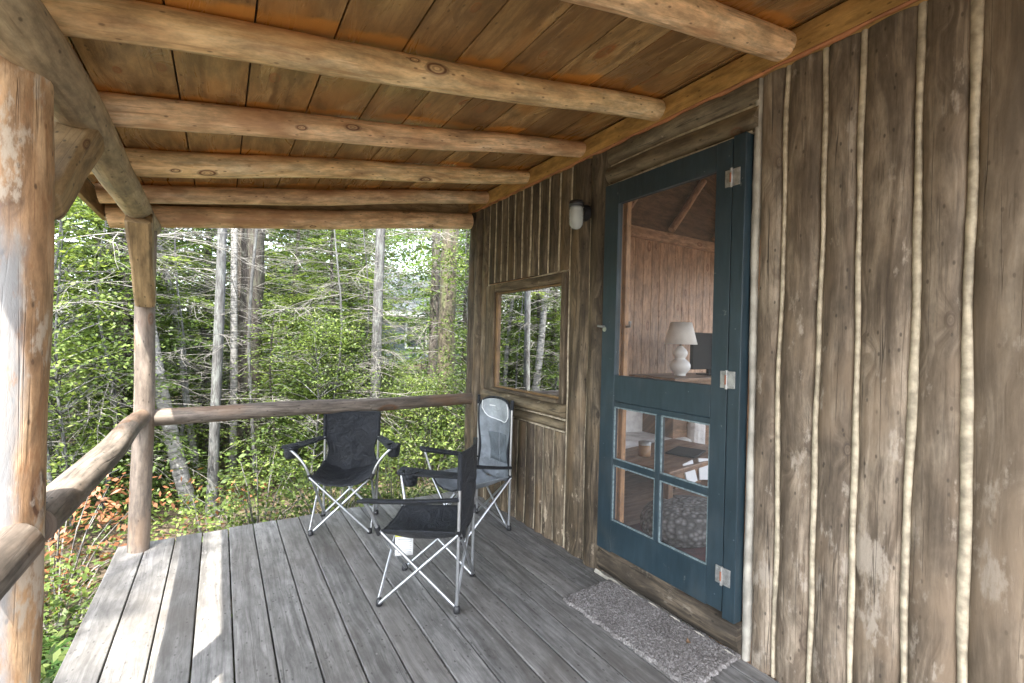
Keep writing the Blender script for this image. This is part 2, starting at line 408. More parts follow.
def mat_mat():
    N = NT("speckled_doormat")
    tc = N.n("ShaderNodeTexCoord").outputs["Object"]
    v = N.noise(tc, 120.0, 3.0, 0.65)
    d = N.noise(tc, 7.0, 4.0)
    c = N.ramp(v, [(0.34, (0.095, 0.086, 0.08)), (0.50, (0.165, 0.152, 0.144)), (0.66, (0.285, 0.268, 0.257))])
    c = N.mix(N.rng(d, 0.45, 0.65, 0.0, 0.4), c, (0.07, 0.06, 0.055, 1))
    N.color(c); N.set(Roughness=0.95); N.bump(v, 1.0, 0.008)
    return N.m
M['doormat'] = mat_mat()

# --- vegetation
def bark(name, dark, mid, light, scale=1.0, lich=None):
    N = NT(name)
    x, y, z = attr_wc(N)
    oi = N.n("ShaderNodeObjectInfo").outputs["Random"]
    zz = N.math('MULTIPLY', N.math('ADD', z, oi), 17.0)
    n = N.noise(N.vec(N.math('MULTIPLY', x, 30 * scale), N.math('MULTIPLY', y, 7 * scale), zz), 1.0, 5.0, 0.65)
    c = N.ramp(n, [(0.3, dark), (0.5, mid), (0.72, light)])
    if lich:
        l = N.noise(N.vec(N.math('MULTIPLY', x, 12), N.math('MULTIPLY', y, 5), zz), 1.0, 5.0, 0.7)
        c = N.mix(N.rng(l, 0.48, 0.62, 0.0, 0.8), c, lich)
    N.color(c); N.set(Roughness=0.9); N.bump(n, 0.8, 0.015)
    return N.m
M['bark'] = bark("brown_bark", (0.018, 0.014, 0.011), (0.045, 0.037, 0.03), (0.095, 0.08, 0.067), 1.0, (0.085, 0.085, 0.06))
M['greybark'] = bark("grey_bark", (0.022, 0.021, 0.02), (0.066, 0.065, 0.063), (0.13, 0.13, 0.128), 1.5, (0.135, 0.145, 0.135))
M['mossbark'] = bark("mossy_bark", (0.022, 0.018, 0.012), (0.06, 0.05, 0.032), (0.12, 0.10, 0.07), 0.9, (0.075, 0.085, 0.032))
def birch():
    N = NT("birch_bark")
    x, y, z = attr_wc(N)
    n = N.noise(N.vec(N.math('MULTIPLY', x, 5), N.math('MULTIPLY', y, 40), z), 1.0, 4.0, 0.6)
    c = N.ramp(n, [(0.32, (0.03, 0.027, 0.024)), (0.46, (0.16, 0.155, 0.148)), (0.7, (0.31, 0.305, 0.29))])
    N.color(c); N.set(Roughness=0.8); N.bump(n, 0.3, 0.01)
    return N.m
M['birch'] = birch()
M['deadtwig'] = bark("bare_twig", (0.055, 0.05, 0.044), (0.14, 0.133, 0.12), (0.25, 0.24, 0.222))
def leafmat(name, c1, c2, c3, transl=0.35):
    N = NT(name)
    a = N.n("ShaderNodeAttribute"); a.attribute_name = "rnd"
    oi = N.n("ShaderNodeObjectInfo").outputs["Random"]
    v = N.math('ADD', N.math('MULTIPLY', a.outputs["Fac"], 0.8), N.math('MULTIPLY', oi, 0.2))
    c = N.ramp(v, [(0.1, c1), (0.5, c2), (0.95, c3)])
    N.color(c); N.set(Roughness=0.5)
    N.b.inputs["Specular IOR Level"].default_value = 0.3
    tl = N.n("ShaderNodeBsdfTranslucent")
    N.t.links.new(N.mix(1.0, c, (1.0, 1.0, 0.6, 1), 'MULTIPLY'), tl.inputs[0])
    mx = N.n("ShaderNodeMixShader"); mx.inputs[0].default_value = transl
    N.t.links.new(N.b.outputs[0], mx.inputs[1]); N.t.links.new(tl.outputs[0], mx.inputs[2])
    N.t.links.new(mx.outputs[0], N.out.inputs[0])
    return N.m
M['cedar'] = leafmat("cedar_foliage", (0.04, 0.07, 0.017), (0.125, 0.185, 0.042), (0.29, 0.36, 0.10), 0.48)
M['hemlock'] = leafmat("hemlock_foliage", (0.035, 0.07, 0.018), (0.095, 0.165, 0.040), (0.21, 0.30, 0.085), 0.47)
M['broad'] = leafmat("broadleaf_foliage", (0.035, 0.06, 0.015), (0.105, 0.155, 0.037), (0.26, 0.32, 0.095), 0.47)
M['fern'] = leafmat("fern_foliage", (0.05, 0.12, 0.03), (0.10, 0.20, 0.05), (0.16, 0.27, 0.07), 0.45)
M['deadfern'] = leafmat("dead_orange_foliage", (0.10, 0.042, 0.02), (0.23, 0.095, 0.045), (0.38, 0.18, 0.09), 0.3)
M['litter'] = leafmat("leaf_litter", (0.04, 0.026, 0.016), (0.10, 0.062, 0.036), (0.20, 0.125, 0.075), 0.1)
def groundmat():
    N = NT("forest_floor")
    tc = N.n("ShaderNodeTexCoord").outputs["Object"]
    n = N.noise(tc, 6.0, 8.0, 0.7)
    b = N.noise(tc, 0.6, 4.0)
    c = N.ramp(n, [(0.3, (0.022, 0.017, 0.011)), (0.5, (0.065, 0.047, 0.03)), (0.7, (0.125, 0.092, 0.06))])
    c = N.mix(N.rng(b, 0.5, 0.65, 0.0, 0.6), c, (0.05, 0.075, 0.022, 1))
    N.color(c); N.set(Roughness=0.95); N.bump(n, 0.8, 0.05)
    return N.m
M['ground'] = groundmat()
M['metalroof'] = plain("pale_metal_roof", (0.125, 0.14, 0.155), 0.55, 0.0, noise=0.08, nscale=3)
M['bluewall'] = plain("blue_grey_siding", (0.10, 0.13, 0.15), 0.7, noise=0.1)
M['whitetrim'] = plain("white_trim_paint", (0.7, 0.71, 0.72), 0.6, noise=0.05)
M['darkglass'] = plain("dark_window_glass", (0.03, 0.04, 0.05), 0.1, noise=0.05)

# ------------------------------------------------------------------ mesh helpers
def tag(o, label=None, cat=None, group=None, kind=None):
    if label: o["label"] = label
    if cat: o["category"] = cat
    if group: o["group"] = group
    if kind: o["kind"] = kind
    return o

def empty(name, loc=(0, 0, 0), rz=0.0):
    o = bpy.data.objects.new(name, None)
    o.empty_display_size = 0.1
    o.location = loc
    o.rotation_euler = (0, 0, rz)
    COL.objects.link(o)
    return o

_seed = [0]
def nseed():
    _seed[0] += 1
    return _seed[0] * 1.0

class MB:
    def __init__(s):
        s.v, s.f, s.w, s.sm = [], [], [], []
    def add(s, vs, fs, wc, smooth=False):
        o = len(s.v)
        s.v += [tuple(p) for p in vs]
        s.w += [tuple(c) for c in wc]
        s.f += [tuple(i + o for i in f) for f in fs]
        s.sm += [smooth] * len(fs)
    def box(s, lo, hi, along=1, seed=None, taper=None):
        """box; grain runs along axis 'along'"""
        if seed is None: seed = nseed()
        (x0, y0, z0), (x1, y1, z1) = lo, hi
        vs = [(x0, y0, z0), (x1, y0, z0), (x1, y1, z0), (x0, y1, z0), (x0, y0, z1), (x1, y0, z1), (x1, y1, z1), (x0, y1, z1)]
        fs = [(0, 3, 2, 1), (4, 5, 6, 7), (0, 1, 5, 4), (1, 2, 6, 5), (2, 3, 7, 6), (3, 0, 4, 7)]
        oth = [a for a in (0, 1, 2) if a != along]
        wc = [(p[oth[0]] + p[oth[1]], p[along], seed) for p in vs]
        s.add(vs, fs, wc)
    def tube(s, pts, rad, seg=10, seed=None, caps=True, wob=0.0, roll=0.0, smooth=True, flat=None, end_cut=True):
        """log or pipe along a polyline"""
        if seed is None: seed = nseed()
        pts = [Vector(p) for p in pts]
        n = len(pts)
        if not hasattr(rad, '__len__'): rad = [rad] * n
        vs, wc = [], []
        L = 0.0
        t = (pts[1] - pts[0]).normalized()
        ref = Vector((0, 0, 1)) if abs(t.z) < 0.9 else Vector((1, 0, 0))
        nx = t.cross(ref).normalized()
        rs = random.Random(int(seed * 13))
        ph = [rs.uniform(0, 6.28) for _ in range(6)]
        for i, p in enumerate(pts):
            if i: L += (p - pts[i - 1]).length
            if i == 0: t = (pts[1] - pts[0])
            elif i == n - 1: t = (pts[-1] - pts[-2])
            else: t = (pts[i + 1] - pts[i - 1])
            t.normalize()
            nx = (nx - t * nx.dot(t)).normalized()
            ny = t.cross(nx)
            for k in range(seg + 1):
                a = 2 * math.pi * k / seg + roll
                r = rad[i]
                if wob:
                    r *= 1 + wob * (math.sin(3 * a + ph[0] + L * 2.1) * 0.4 + math.sin(2 * a + ph[1] - L * 3.3) * 0.5 + math.sin(L * 7 + ph[2] + a) * 0.6
                                    + 0.5 * math.sin(5 * a + L * 11 + ph[3]) * math.sin(L * 5 + ph[4]))
                vs.append(p + (nx * math.cos(a) + ny * math.sin(a)) * r)
                wc.append((a * rad[0], L, seed))
        fs = []
        w = seg + 1
        for i in range(n - 1):
            for k in range(seg):
                fs.append((i * w + k, i * w + k + 1, (i + 1) * w + k + 1, (i + 1) * w + k))
        s.add(vs, fs, wc, smooth)
        if caps:
            for i, flip in ((0, True), (n - 1, False)):
                ring = [vs[i * w + k] for k in range(seg)]
                c = pts[i]
                cv = ring + [c]
                cw = [((q - c).length * 1.0 + 0.3 * (q - c).x, (q - c).length * 0.2, seed + 0.37) for q in ring] + [(0, 0, seed + 0.37)]
                cf = [((k + 1) % seg, k, seg) if flip else (k, (k + 1) % seg, seg) for k in range(seg)]
                s.add(cv, [f[::-1] for f in cf], cw, False)
    def grid(s, fn, nu, nv, seed=None, smooth=True, wcfn=None):
        if seed is None: seed = nseed()
        vs, wc = [], []
        for j in range(nv + 1):
            for i in range(nu + 1):
                u, v = i / nu, j / nv
                p = fn(u, v)
                vs.append(p)
                wc.append(wcfn(u, v, p) if wcfn else (u, v, seed))
        fs = []
        for j in range(nv):
            for i in range(nu):
                a = j * (nu + 1) + i
                fs.append((a, a + 1, a + nu + 2, a + nu + 1))
        s.add(vs, fs, wc, smooth)
    def lathe(s, prof, c, seg=24, seed=None, smooth=True):
        if seed is None: seed = nseed()
        def fn(u, v):
            t = v * (len(prof) - 1)
            i = min(int(t), len(prof) - 2)
            r, z = prof[int(round(t))]
            a = u * 2 * math.pi
            return (c[0] + r * math.cos(a), c[1] + r * math.sin(a), c[2] + z)
        s.grid(fn, seg, len(prof) - 1, seed, smooth)
    def build(s, name, mat, parent=None, bevel=0.0, solid=0.0, sub=0, mats=None):
        me = bpy.data.meshes.new(name)
        me.from_pydata(s.v, [], s.f)
        a = me.attributes.new("wc", 'FLOAT_VECTOR', 'POINT')
        a.data.foreach_set("vector", np.array(s.w, dtype=np.float32).ravel())
        me.polygons.foreach_set("use_smooth", s.sm)
        me.materials.append(mat)
        me.update()
        o = bpy.data.objects.new(name, me)
        COL.objects.link(o)
        if parent: o.parent = parent
        if sub:
            md = o.modifiers.new("sub", 'SUBSURF'); md.levels = sub; md.render_levels = sub
        if solid:
            md = o.modifiers.new("solid", 'SOLIDIFY'); md.thickness = solid; md.offset = 0
        if bevel:
            md = o.modifiers.new("bevel", 'BEVEL'); md.width = bevel; md.segments = 2; md.limit_method = 'ANGLE'
        return o

def logpts(p0, p1, n=14, bend=0.01, seed=0):
    rs = random.Random(seed)
    p0, p1 = Vector(p0), Vector(p1)
    d = (p1 - p0).normalized()
    ref = Vector((0, 0, 1)) if abs(d.z) < 0.9 else Vector((1, 0, 0))
    a = d.cross(ref).normalized(); b = d.cross(a)
    f1, f2, q1, q2 = rs.uniform(2, 4), rs.uniform(4, 8), rs.uniform(0, 6), rs.uniform(0, 6)
    out = []
    for i in range(n + 1):
        t = i / n
        env = math.sin(math.pi * t)
        out.append(p0.lerp(p1, t) + a * bend * env * math.sin(f1 * t + q1) + b * bend * env * math.sin(f2 * t + q2))
    return out

def seamf(y0, seed, amp=0.006):
    rs = random.Random(int(seed * 977) + 5)
    c = [(rs.uniform(0.5, 1.0) * amp, rs.uniform(1.5, 3.0), rs.uniform(0, 6)), (rs.uniform(0.3, 0.8) * amp, rs.uniform(4, 7), rs.uniform(0, 6)),
         (rs.uniform(0.1, 0.35) * amp, rs.uniform(12, 20), rs.uniform(0, 6))]
    return lambda z: y0 + sum(a * math.sin(f * z + p) for a, f, p in c)

# =========================================================================================
# GEOMETRY CONSTANTS
WX = 1.876           # face of the cabin wall
YF = 3.63            # far edge of deck
YB = -1.0            # deck and roof run on behind the camera
EX, EZ, ER = -0.385, 1.955, 0.072     # eave log
SL = 0.175           # porch roof slope
def rz(x): return 2.088 + SL * (x + 0.37)          # centre of the rafters
RAFT_R = 0.055
RAFT_Y = [0.395, 0.99, 1.60, 2.185, 2.78, 3.37]

# =========================================================================================
# GROUND
def gheight(x, y):
    z = -0.52 + 0.05 * math.sin(x * 0.9 + 1) * math.cos(y * 0.7) + 0.03 * math.sin(x * 2.3 + y * 1.7)
    d = math.hypot(x, y)
    if d > 9: z += min(1.0, (d - 9) * 0.05)
    return z
mb = MB()
xs = np.concatenate([[-900, -300, -100, -50], np.linspace(-26, 26, 105), [50, 100, 300, 900]])
ys = np.concatenate([[-900, -300, -100, -50], np.linspace(-20, 36, 113), [60, 100, 300, 900]])
vs = [(x, y, gheight(x, y)) for y in ys for x in xs]
nx_ = len(xs)
fs = [(j * nx_ + i, j * nx_ + i + 1, (j + 1) * nx_ + i + 1, (j + 1) * nx_ + i) for j in range(len(ys) - 1) for i in range(nx_ - 1)]
mb.add(vs, fs, [(0, 0, 0)] * len(vs), True)
tag(mb.build("ground", M['ground']), kind='structure')

# =========================================================================================
# PORCH
porch = empty("porch", (0.7, 1.3, -0.5))
tag(porch, "open log porch with grey plank deck, peeled log rafters and rustic railing", "porch")
PO = Vector((0.7, 1.3, -0.5))
def P(o):            # parent a part built in world coordinates to the porch
    o.parent = porch
    o.matrix_parent_inverse = Matrix.Translation(-PO)
    return o

# deck boards
mb = MB()
x = -0.498
i = 0
rs = random.Random(3)
while x < WX - 0.02:
    w = 0.1375
    x1 = min(x + w, WX - 0.004)
    ye = YF + rs.uniform(-0.012, 0.014)
    if i % 5 == 2:
        yj = 0.55
        mb.box((x, YB, -0.036 + rs.uniform(-.001, .001)), (x1, yj - 0.002, rs.uniform(-.002, .002)), 1)
        mb.box((x, yj + 0.002, -0.036), (x1, ye, rs.uniform(-.002, .002)), 1)
    else:
        mb.box((x, YB, -0.036), (x1, ye, rs.uniform(-.0025, .0025)), 1)
    x += 0.1435
    i += 1
P(mb.build("deck", M['deck'], bevel=0.004))
mb = MB()
for y in np.arange(-0.8, 3.6, 0.55):
    mb.box((-0.46, y, -0.20), (WX, y + 0.05, -0.0385), 0)
mb.box((-0.46, 3.52, -0.22), (WX, 3.57, -0.0385), 0)
mb.box((-0.465, -0.99, -0.22), (-0.42, 3.515, -0.0385), 1)
P(mb.build("deck_framing", M['rail']))

# log rafters
for i, y in enumerate(RAFT_Y):
    mb = MB()
    r0 = 0.058 + 0.006 * math.sin(i * 2.1); r1 = 0.049 + 0.004 * math.sin(i * 1.3)
    xl, xr = -0.585, WX - 0.047
    pts = logpts((xl, y, rz(xl)), (xr, y, rz(xr)), 22, 0.010, 100 + i)
    rr = [r0 + (r1 - r0) * k / 22 for k in range(23)]
    mb.tube(pts, rr, 20, wob=0.045, roll=math.pi / 2)
    P(mb.build("log_rafter", M['peeled' if i % 2 == 0 else 'pinkpeel'], bevel=0.004))
mb = MB()
pts = logpts((-0.585, 3.655, rz(-0.585) - 0.065), (WX - 0.047, 3.66, rz(WX) - 0.14), 22, 0.006, 55)
mb.tube(pts, 0.068, 18, wob=0.03, roll=math.pi / 2)
P(mb.build("end_rafter", M['pinkpeel'], bevel=0.004))
mb = MB()
vs = [(xx, yy, z_) for yy in (3.705, 3.735) for (xx, z_) in ((-0.61, rz(-0.61) - 0.05), (WX + 0.01, rz(WX) - 0.12), (WX + 0.01, rz(WX) + RAFT_R), (-0.61, rz(-0.61) + RAFT_R))]
mb.add(vs, [f[::-1] for f in [(0, 1, 2, 3), (7, 6, 5, 4), (0, 4, 5, 1), (1, 5, 6, 2), (2, 6, 7, 3), (3, 7, 4, 0)]], [(p[2], p[0], 5.0) for p in vs])
P(mb.build("end_board", M['brace']))
# roof planks over the rafters
def pz(x): return rz(x) + RAFT_R + 0.003
mb = MB()
x = -0.61
k = 0
rs = random.Random(8)
while x < WX + 0.02:
    w = rs.choice([0.205, 0.225, 0.24, 0.215])
    x1 = min(x + w - 0.005, WX + 0.03)
    sd = nseed()
    vs = []
    for yy in (YB, 3.80):
        for (xx, dz) in ((x, 0), (x1, 0), (x1, 0.022), (x, 0.022)):
            vs.append((xx, yy, pz(xx) + dz))
    fs = [(0, 1, 2, 3), (7, 6, 5, 4), (0, 4, 5, 1), (1, 5, 6, 2), (2, 6, 7, 3), (3, 7, 4, 0)]
    mb.add(vs, [f[::-1] for f in fs], [(v[0], v[1], sd) for v in vs])
    x += w
    k += 1
P(mb.build("roof_planking", M['ceiling'], bevel=0.002))
mb = MB()
vs = []
for yy in (YB - 0.03, 3.84):
    for (xx, dz) in ((-0.645, 0.0245), (WX + 0.06, 0.0245), (WX + 0.06, 0.06), (-0.645, 0.06)):
        vs.append((xx, yy, pz(xx) + dz))
mb.add(vs, [f[::-1] for f in [(0, 1, 2, 3), (7, 6, 5, 4), (0, 4, 5, 1), (1, 5, 6, 2), (2, 6, 7, 3), (3, 7, 4, 0)]], [(0, 0, 0)] * 8)
P(mb.build("roof_covering", M['roofing']))
mb = MB()
mb.box((-0.638, YB, rz(-0.62) - 0.055), (-0.613, 3.82, rz(-0.62) + 0.058), 1)
P(mb.build("eave_fascia", M['brace'], bevel=0.003))
# ledger along the wall
mb = MB()
mb.box((WX - 0.046, YB, 2.412), (WX + 0.02, 3.70, 2.52), 1)
P(mb.build("ledger_board", M['ledger'], bevel=0.004))
mb = MB()
def fn(u, v):
    y = YB + (3.68 - YB) * u
    return (WX - 0.050 + 0.012 * v + 0.002, y, 2.4115 - 0.010 * v - 0.004 * math.sin(y * 17) * v - 0.003 * math.sin(y * 41 + 1) * v)
mb.grid(fn, 160, 2, wcfn=lambda u, v, p: (v * 0.02, p[1], 3.0))
P(mb.build("ledger_edge", M['redtrim'], solid=0.006))
# eave log
mb = MB()
ep = logpts((EX - 0.17, YB, EZ + 0.055), (EX - 0.006, 1.62, EZ + 0.022), 20, 0.006, 19)[:-1] + logpts((EX - 0.006, 1.62, EZ + 0.022), (EX + 0.0, 3.60, EZ - 0.012), 24, 0.009, 9)
mb.tube(ep, [0.060 + 0.010 * min(1.0, k / 20) - 0.008 * max(0.0, (k - 20) / 24) for k in range(len(ep))], 20, wob=0.04, roll=math.pi / 2)
P(mb.build("eave_log", M['eave'], bevel=0.003))
# posts
def post(y, r, mat, seed, x=EX, top=EZ - 0.04, zb=-0.6, name="log_post", wob=0.05):
    mb = MB()
    pts = logpts((x, y, zb), (x, y, top), 26, 0.008, seed)
    mb.tube(pts, [r * (1.04 - 0.08 * k / 26) for k in range(27)], 24, wob=wob, roll=2.2)
    return P(mb.build(name, mat, bevel=0.003))
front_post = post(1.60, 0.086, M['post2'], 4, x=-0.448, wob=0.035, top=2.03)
front_post["label"] = "thick peeled post with pale grey left side"
back_post = post(3.52, 0.052, M['greypost'], 12, wob=0.03)
# knee braces: hewn pieces from post up to eave log
def brace(p0, p1, w, d, seed, mat):
    """hewn knee brace, tapering, in the plane of the eave"""
    mb = MB()
    p0, p1 = Vector(p0), Vector(p1)
    t = (p1 - p0).normalized(); sx = Vector((1, 0, 0)); n = t.cross(sx)
    vs, wc = [], []
    K = 10
    ring = [(-1, -.75), (-.75, -1), (.75, -1), (1, -.75), (1, .75), (.75, 1), (-.75, 1), (-1, .75)]
    for k in range(K + 1):
        q = k / K
        c = p0.lerp(p1, q)
        ww = w * (0.85 + 0.15 * q) * (1 + 0.04 * math.sin(q * 9)); dd = d * (0.7 + 0.3 * q)
        for a, b in ring:
            vs.append(c + sx * a * ww + n * b * dd)
            wc.append((a * ww + b * dd, q * (p1 - p0).length, seed))
    fs = [(k * 8 + i, k * 8 + (i + 1) % 8, (k + 1) * 8 + (i + 1) % 8, (k + 1) * 8 + i) for k in range(K) for i in range(8)]
    fs += [tuple(range(8))[::-1], tuple(K * 8 + i for i in range(8))]
    mb.add(vs, fs, wc, False)
    return P(mb.build("knee_brace", mat, bevel=0.004))
brace((-0.40, 1.66, 1.62), (-0.385, 1.99, 1.93), 0.05, 0.06, 31.0, M['brace'])
brace((-0.375, 3.46, 1.47), (-0.372, 3.10, 1.90), 0.055, 0.062, 33.0, M['brace'])
# rails
mb = MB()
mb.tube(logpts((-0.36, 3.55, 0.778), (WX - 0.03, 3.575, 0.800), 24, 0.008, 21), [0.054 - 0.006 * k / 24 for k in range(25)], 18, wob=0.05, roll=2.0)
P(mb.build("back_rail", M['rail'], bevel=0.003))
mb = MB()
mb.tube(logpts((-0.40, 1.64, 0.795), (-0.39, 3.475, 0.795), 24, 0.008, 22), [0.053 - 0.003 * k / 24 for k in range(25)], 18, wob=0.05, roll=2.0)
P(mb.build("side_rail", M['rail'], bevel=0.004))
mb = MB()
mb.tube(logpts((-0.41, -0.9, 0.79), (-0.398, 1.53, 0.795), 24, 0.006, 23), [0.053] * 25, 18, wob=0.06, roll=2.0)
P(mb.build("side_rail", M['rail'], bevel=0.004))

# =========================================================================================
# CABIN
CO = Vector((4.0, 1.0, -0.5))
cabin = empty("cabin", CO)
tag(cabin, "rustic slab-sided cabin with pale chinking lines, teal door and one picture window", "cabin")
def Cn(o, par=None):
    if par is None:
        o.parent = cabin
        o.matrix_parent_inverse = Matrix.Translation(-CO)
    else:
        o.parent = par
    return o

def slab(mb, s0, s1, z0, z1, bulge=0.016, nz=40, hw0=0.008, hw1=0.008, vert=True, x0=WX, inset=0.03):
    """one waney-edged board between two seam lines; convex towards the porch (-X)"""
    sd = nseed()
    prof = [(-0.0, inset), (0.0, 0.004), (0.10, -0.5), (0.3, -0.9), (0.55, -1.0), (0.8, -0.75), (0.93, -0.4), (1.0, 0.004), (1.0, inset)]
    rs = random.Random(int(sd * 31))
    sk = rs.uniform(-0.5, 0.5); p1 = rs.uniform(0, 6); p2 = rs.uniform(0, 6)
    vs, wc = [], []
    for j in range(nz + 1):
        z = z0 + (z1 - z0) * j / nz
        a = s0(z) + hw0; b = s1(z) - hw1
        for (q, d) in prof:
            y = a + (b - a) * q
            xx = x0 + (d if d > 0 else d * bulge * (1 + sk * (q - 0.5) + 0.18 * math.sin(z * 5 + p1 + q * 3) + 0.08 * math.sin(z * 17 + p2 + q * 7)))
            vs.append((xx, y, z) if vert else (xx, z, y))
            wc.append((y, z, sd))
    n = len(prof)
    fs = []
    for j in range(nz):
        for i in range(n - 1):
            f = (j * n + i, j * n + i + 1, (j + 1) * n + i + 1, (j + 1) * n + i)
            fs.append(f[::-1] if vert else f)
    fs2 = [tuple(range(n)), tuple(nz * n + i for i in range(n))[::-1]]
    mb.add(vs, fs, wc, True)
    mb.add(vs[:n], [tuple(range(n))], wc[:n], False)
    mb.add(vs[nz * n:], [tuple(range(n))[::-1]], wc[nz * n:], False)

def chink(mb, s, z0, z1, hw=0.009, nz=60, vert=True, x0=WX, out=0.006, seed=1, inset=0.03):
    rs = random.Random(int(seed * 71) + 3)
    ph = [rs.uniform(0, 6) for _ in range(3)]
    prof = [(-1.25, inset), (-1.05, 0.3), (-0.6, -0.8), (0, -1.0), (0.6, -0.8), (1.05, 0.3), (1.25, inset)]
    vs = []
    for j in range(nz + 1):
        z = z0 + (z1 - z0) * j / nz
        w = hw * (1 + 0.16 * math.sin(z * 3.7 + ph[0]) + 0.10 * math.sin(z * 11 + ph[1]) + 0.05 * math.sin(z * 37 + ph[2]))
        for q, d in prof:
            xx = x0 + (d if d == inset else d * out)
            y = s(z) + q * w
            vs.append((xx, y, z) if vert else (xx, z, y))
    n = len(prof)
    fs = []
    for j in range(nz):
        for i in range(n - 1):
            f = (j * n + i, j * n + i + 1, (j + 1) * n + i + 1, (j + 1) * n + i)
            fs.append(f[::-1] if vert else f)
    mb.add(vs, fs, [(0, 0, 0)] * len(vs), True)

ZT = 2.44
# --- right of door
mw, mc = MB(), MB()
ys_r = [1.098, 0.992, 0.856, 0.733, 0.578, 0.447, 0.30, 0.165, 0.02, -0.13, -0.27, -0.42, -0.58, -0.72, -0.87, -1.0]
seams = [seamf(y, 10 + i, 0.0055) for i, y in enumerate(ys_r)]
hws = [0.012] + [0.0085, 0.009, 0.009, 0.011, 0.0125] + [0.011] * 12
for i in range(len(ys_r) - 1):
    slab(mw, seams[i + 1], seams[i], 0.0, ZT, 0.011, 46, hws[i + 1], hws[i])
for i, sfn in enumerate(seams[1:], 1):
    chink(mc, sfn, 0.0, ZT, hws[i], 90, seed=i)
Cn(mw.build("slab_wall", M['wall']))
Cn(mc.build("chinking", M['caulk']))
mc = MB()
chink(mc, seamf(1.106, 3, 0.003), 0.0, ZT, 0.015, 80, seed=77, out=0.012)
Cn(mc.build("door_chinking", M['palecaulk']))
# --- left of door: half logs beside the door
mw, mc = MB(), MB()
s_a, s_b, s_c = seamf(1.972, 41, 0.005), seamf(2.125, 42, 0.006), seamf(2.312, 43, 0.004)
slab(mw, s_a, s_b, 0.0, ZT, 0.036, 46, 0.0, 0.004)
slab(mw, s_b, s_c, 0.0, ZT, 0.028, 46, 0.004, 0.006)
chink(mc, s_b, 0.0, 2.05, 0.005, 60, seed=5)
chink(mc, s_c, 0.0, ZT, 0.007, 60, seed=6)
# boards above the window
ys_u = [2.312, 2.425, 2.545, 2.66, 2.765, 2.87, 2.975, 3.075, 3.17, 3.27, 3.37]
ss = [s_c] + [seamf(y, 50 + i, 0.005) for i, y in enumerate(ys_u[1:])]
lin_top = lambda y: 1.762 - 0.018 * (y - 2.31) + 0.004 * math.sin(y * 6)
for i in range(len(ss) - 1):
    slab(mw, ss[i], ss[i + 1], 1.765, ZT, 0.016, 20, 0.006, 0.006)
    if i: chink(mc, ss[i], 1.765, ZT, 0.0095, 40, seed=20 + i, out=0.009)
chink(mc, lin_top, 2.32, 3.40, 0.008, 50, vert=False, seed=40)
# boards below the window
ys_l = [2.312, 2.43, 2.55, 2.655, 2.77, 2.88, 2.99, 3.10, 3.20, 3.29, 3.37]
ss = [s_c] + [seamf(y, 70 + i, 0.006) for i, y in enumerate(ys_l[1:])]
for i in range(len(ss) - 1):
    slab(mw, ss[i], ss[i + 1], 0.0, 0.722, 0.022, 20, 0.005, 0.005)
    if i: chink(mc, ss[i], 0.0, 0.722, 0.005 if i % 2 else 0.0065, 30, seed=60 + i, out=0.004)
chink(mc, lambda y: 0.728 + 0.004 * math.sin(y * 7), 2.32, 3.37, 0.006, 40, vert=False, seed=41)
chink(mc, lambda y: 0.802 + 0.004 * math.sin(y * 5 + 1), 2.32, 3.37, 0.006, 40, vert=False, seed=42)
# corner half logs
s_d, s_e, s_f = seamf(3.372, 44, 0.004), seamf(3.475, 45, 0.005), seamf(3.60, 46, 0.005)
s_g = seamf(3.735, 47, 0.003)
slab(mw, s_d, s_e, 0.0, ZT, 0.026, 46, 0.004, 0.003)
slab(mw, s_e, s_f, 0.0, ZT, 0.040, 46, 0.003, 0.003)
slab(mw, s_f, s_g, 0.0, ZT, 0.030, 46, 0.003, 0.0)
chink(mc, s_d, 0.0, ZT, 0.006, 60, seed=8)
chink(mc, s_e, 0.0, ZT, 0.004, 60, seed=9)
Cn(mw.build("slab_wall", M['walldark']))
Cn(mc.build("chinking", M['caulk']))
# horizontal half logs: door header, door sill, window sill
mw, mc = MB(), MB()
slab(mw, lambda y: 2.208, lambda y: 2.315 + 0.006 * math.sin(y * 5), 1.10, 1.97, 0.040, 24, 0.0, 0.004, vert=False)
slab(mw, lambda y: 2.315 + 0.006 * math.sin(y * 5), lambda y: 2.44, 1.10, 1.97, 0.036, 24, 0.004, 0.0, vert=False)
chink(mc, lambda y: 2.315 + 0.006 * math.sin(y * 5), 1.10, 1.97, 0.008, 40, vert=False, seed=90, out=0.003)
chink(mc, lambda y: 2.203 + 0.003 * math.sin(y * 9), 1.12, 1.965, 0.006, 40, vert=False, seed=91, out=0.02)
Cn(mw.build("door_header", M['logtrim']))
mw = MB()
slab(mw, lambda y: 0.004, lambda y: 0.150 + 0.004 * math.sin(y * 9), 1.118, 1.972, 0.042, 24, 0.0, 0.0, vert=False)
Cn(mw.build("door_sill_log", M['sillwood']))
mw = MB()
slab(mw, lambda y: 0.806 + 0.004 * math.sin(y * 5 + 1), lambda y: 0.905, 2.318, 3.37, 0.055, 24, 0.004, 0.0, vert=False)
slab(mw, lambda y: 0.730, lambda y: 0.802 + 0.004 * math.sin(y * 5 + 1), 2.318, 3.37, 0.034, 24, 0.003, 0.004, vert=False)
Cn(mw.build("window_sill_log", M['logtrim']))
Cn(mc.build("header_chinking", M['caulk']))
mw = MB()
mw.grid(lambda u, v: (1.822 + 0.012 * v, 1.12 + 0.85 * u, 0.004 + 0.014 * v * (1 + 0.3 * math.sin(u * 40))), 60, 3)
mw.box((1.834, 1.12, -0.002), (1.874, 1.97, 0.0035), 1)
Cn(mw.build("threshold_seal", M['palecaulk']))
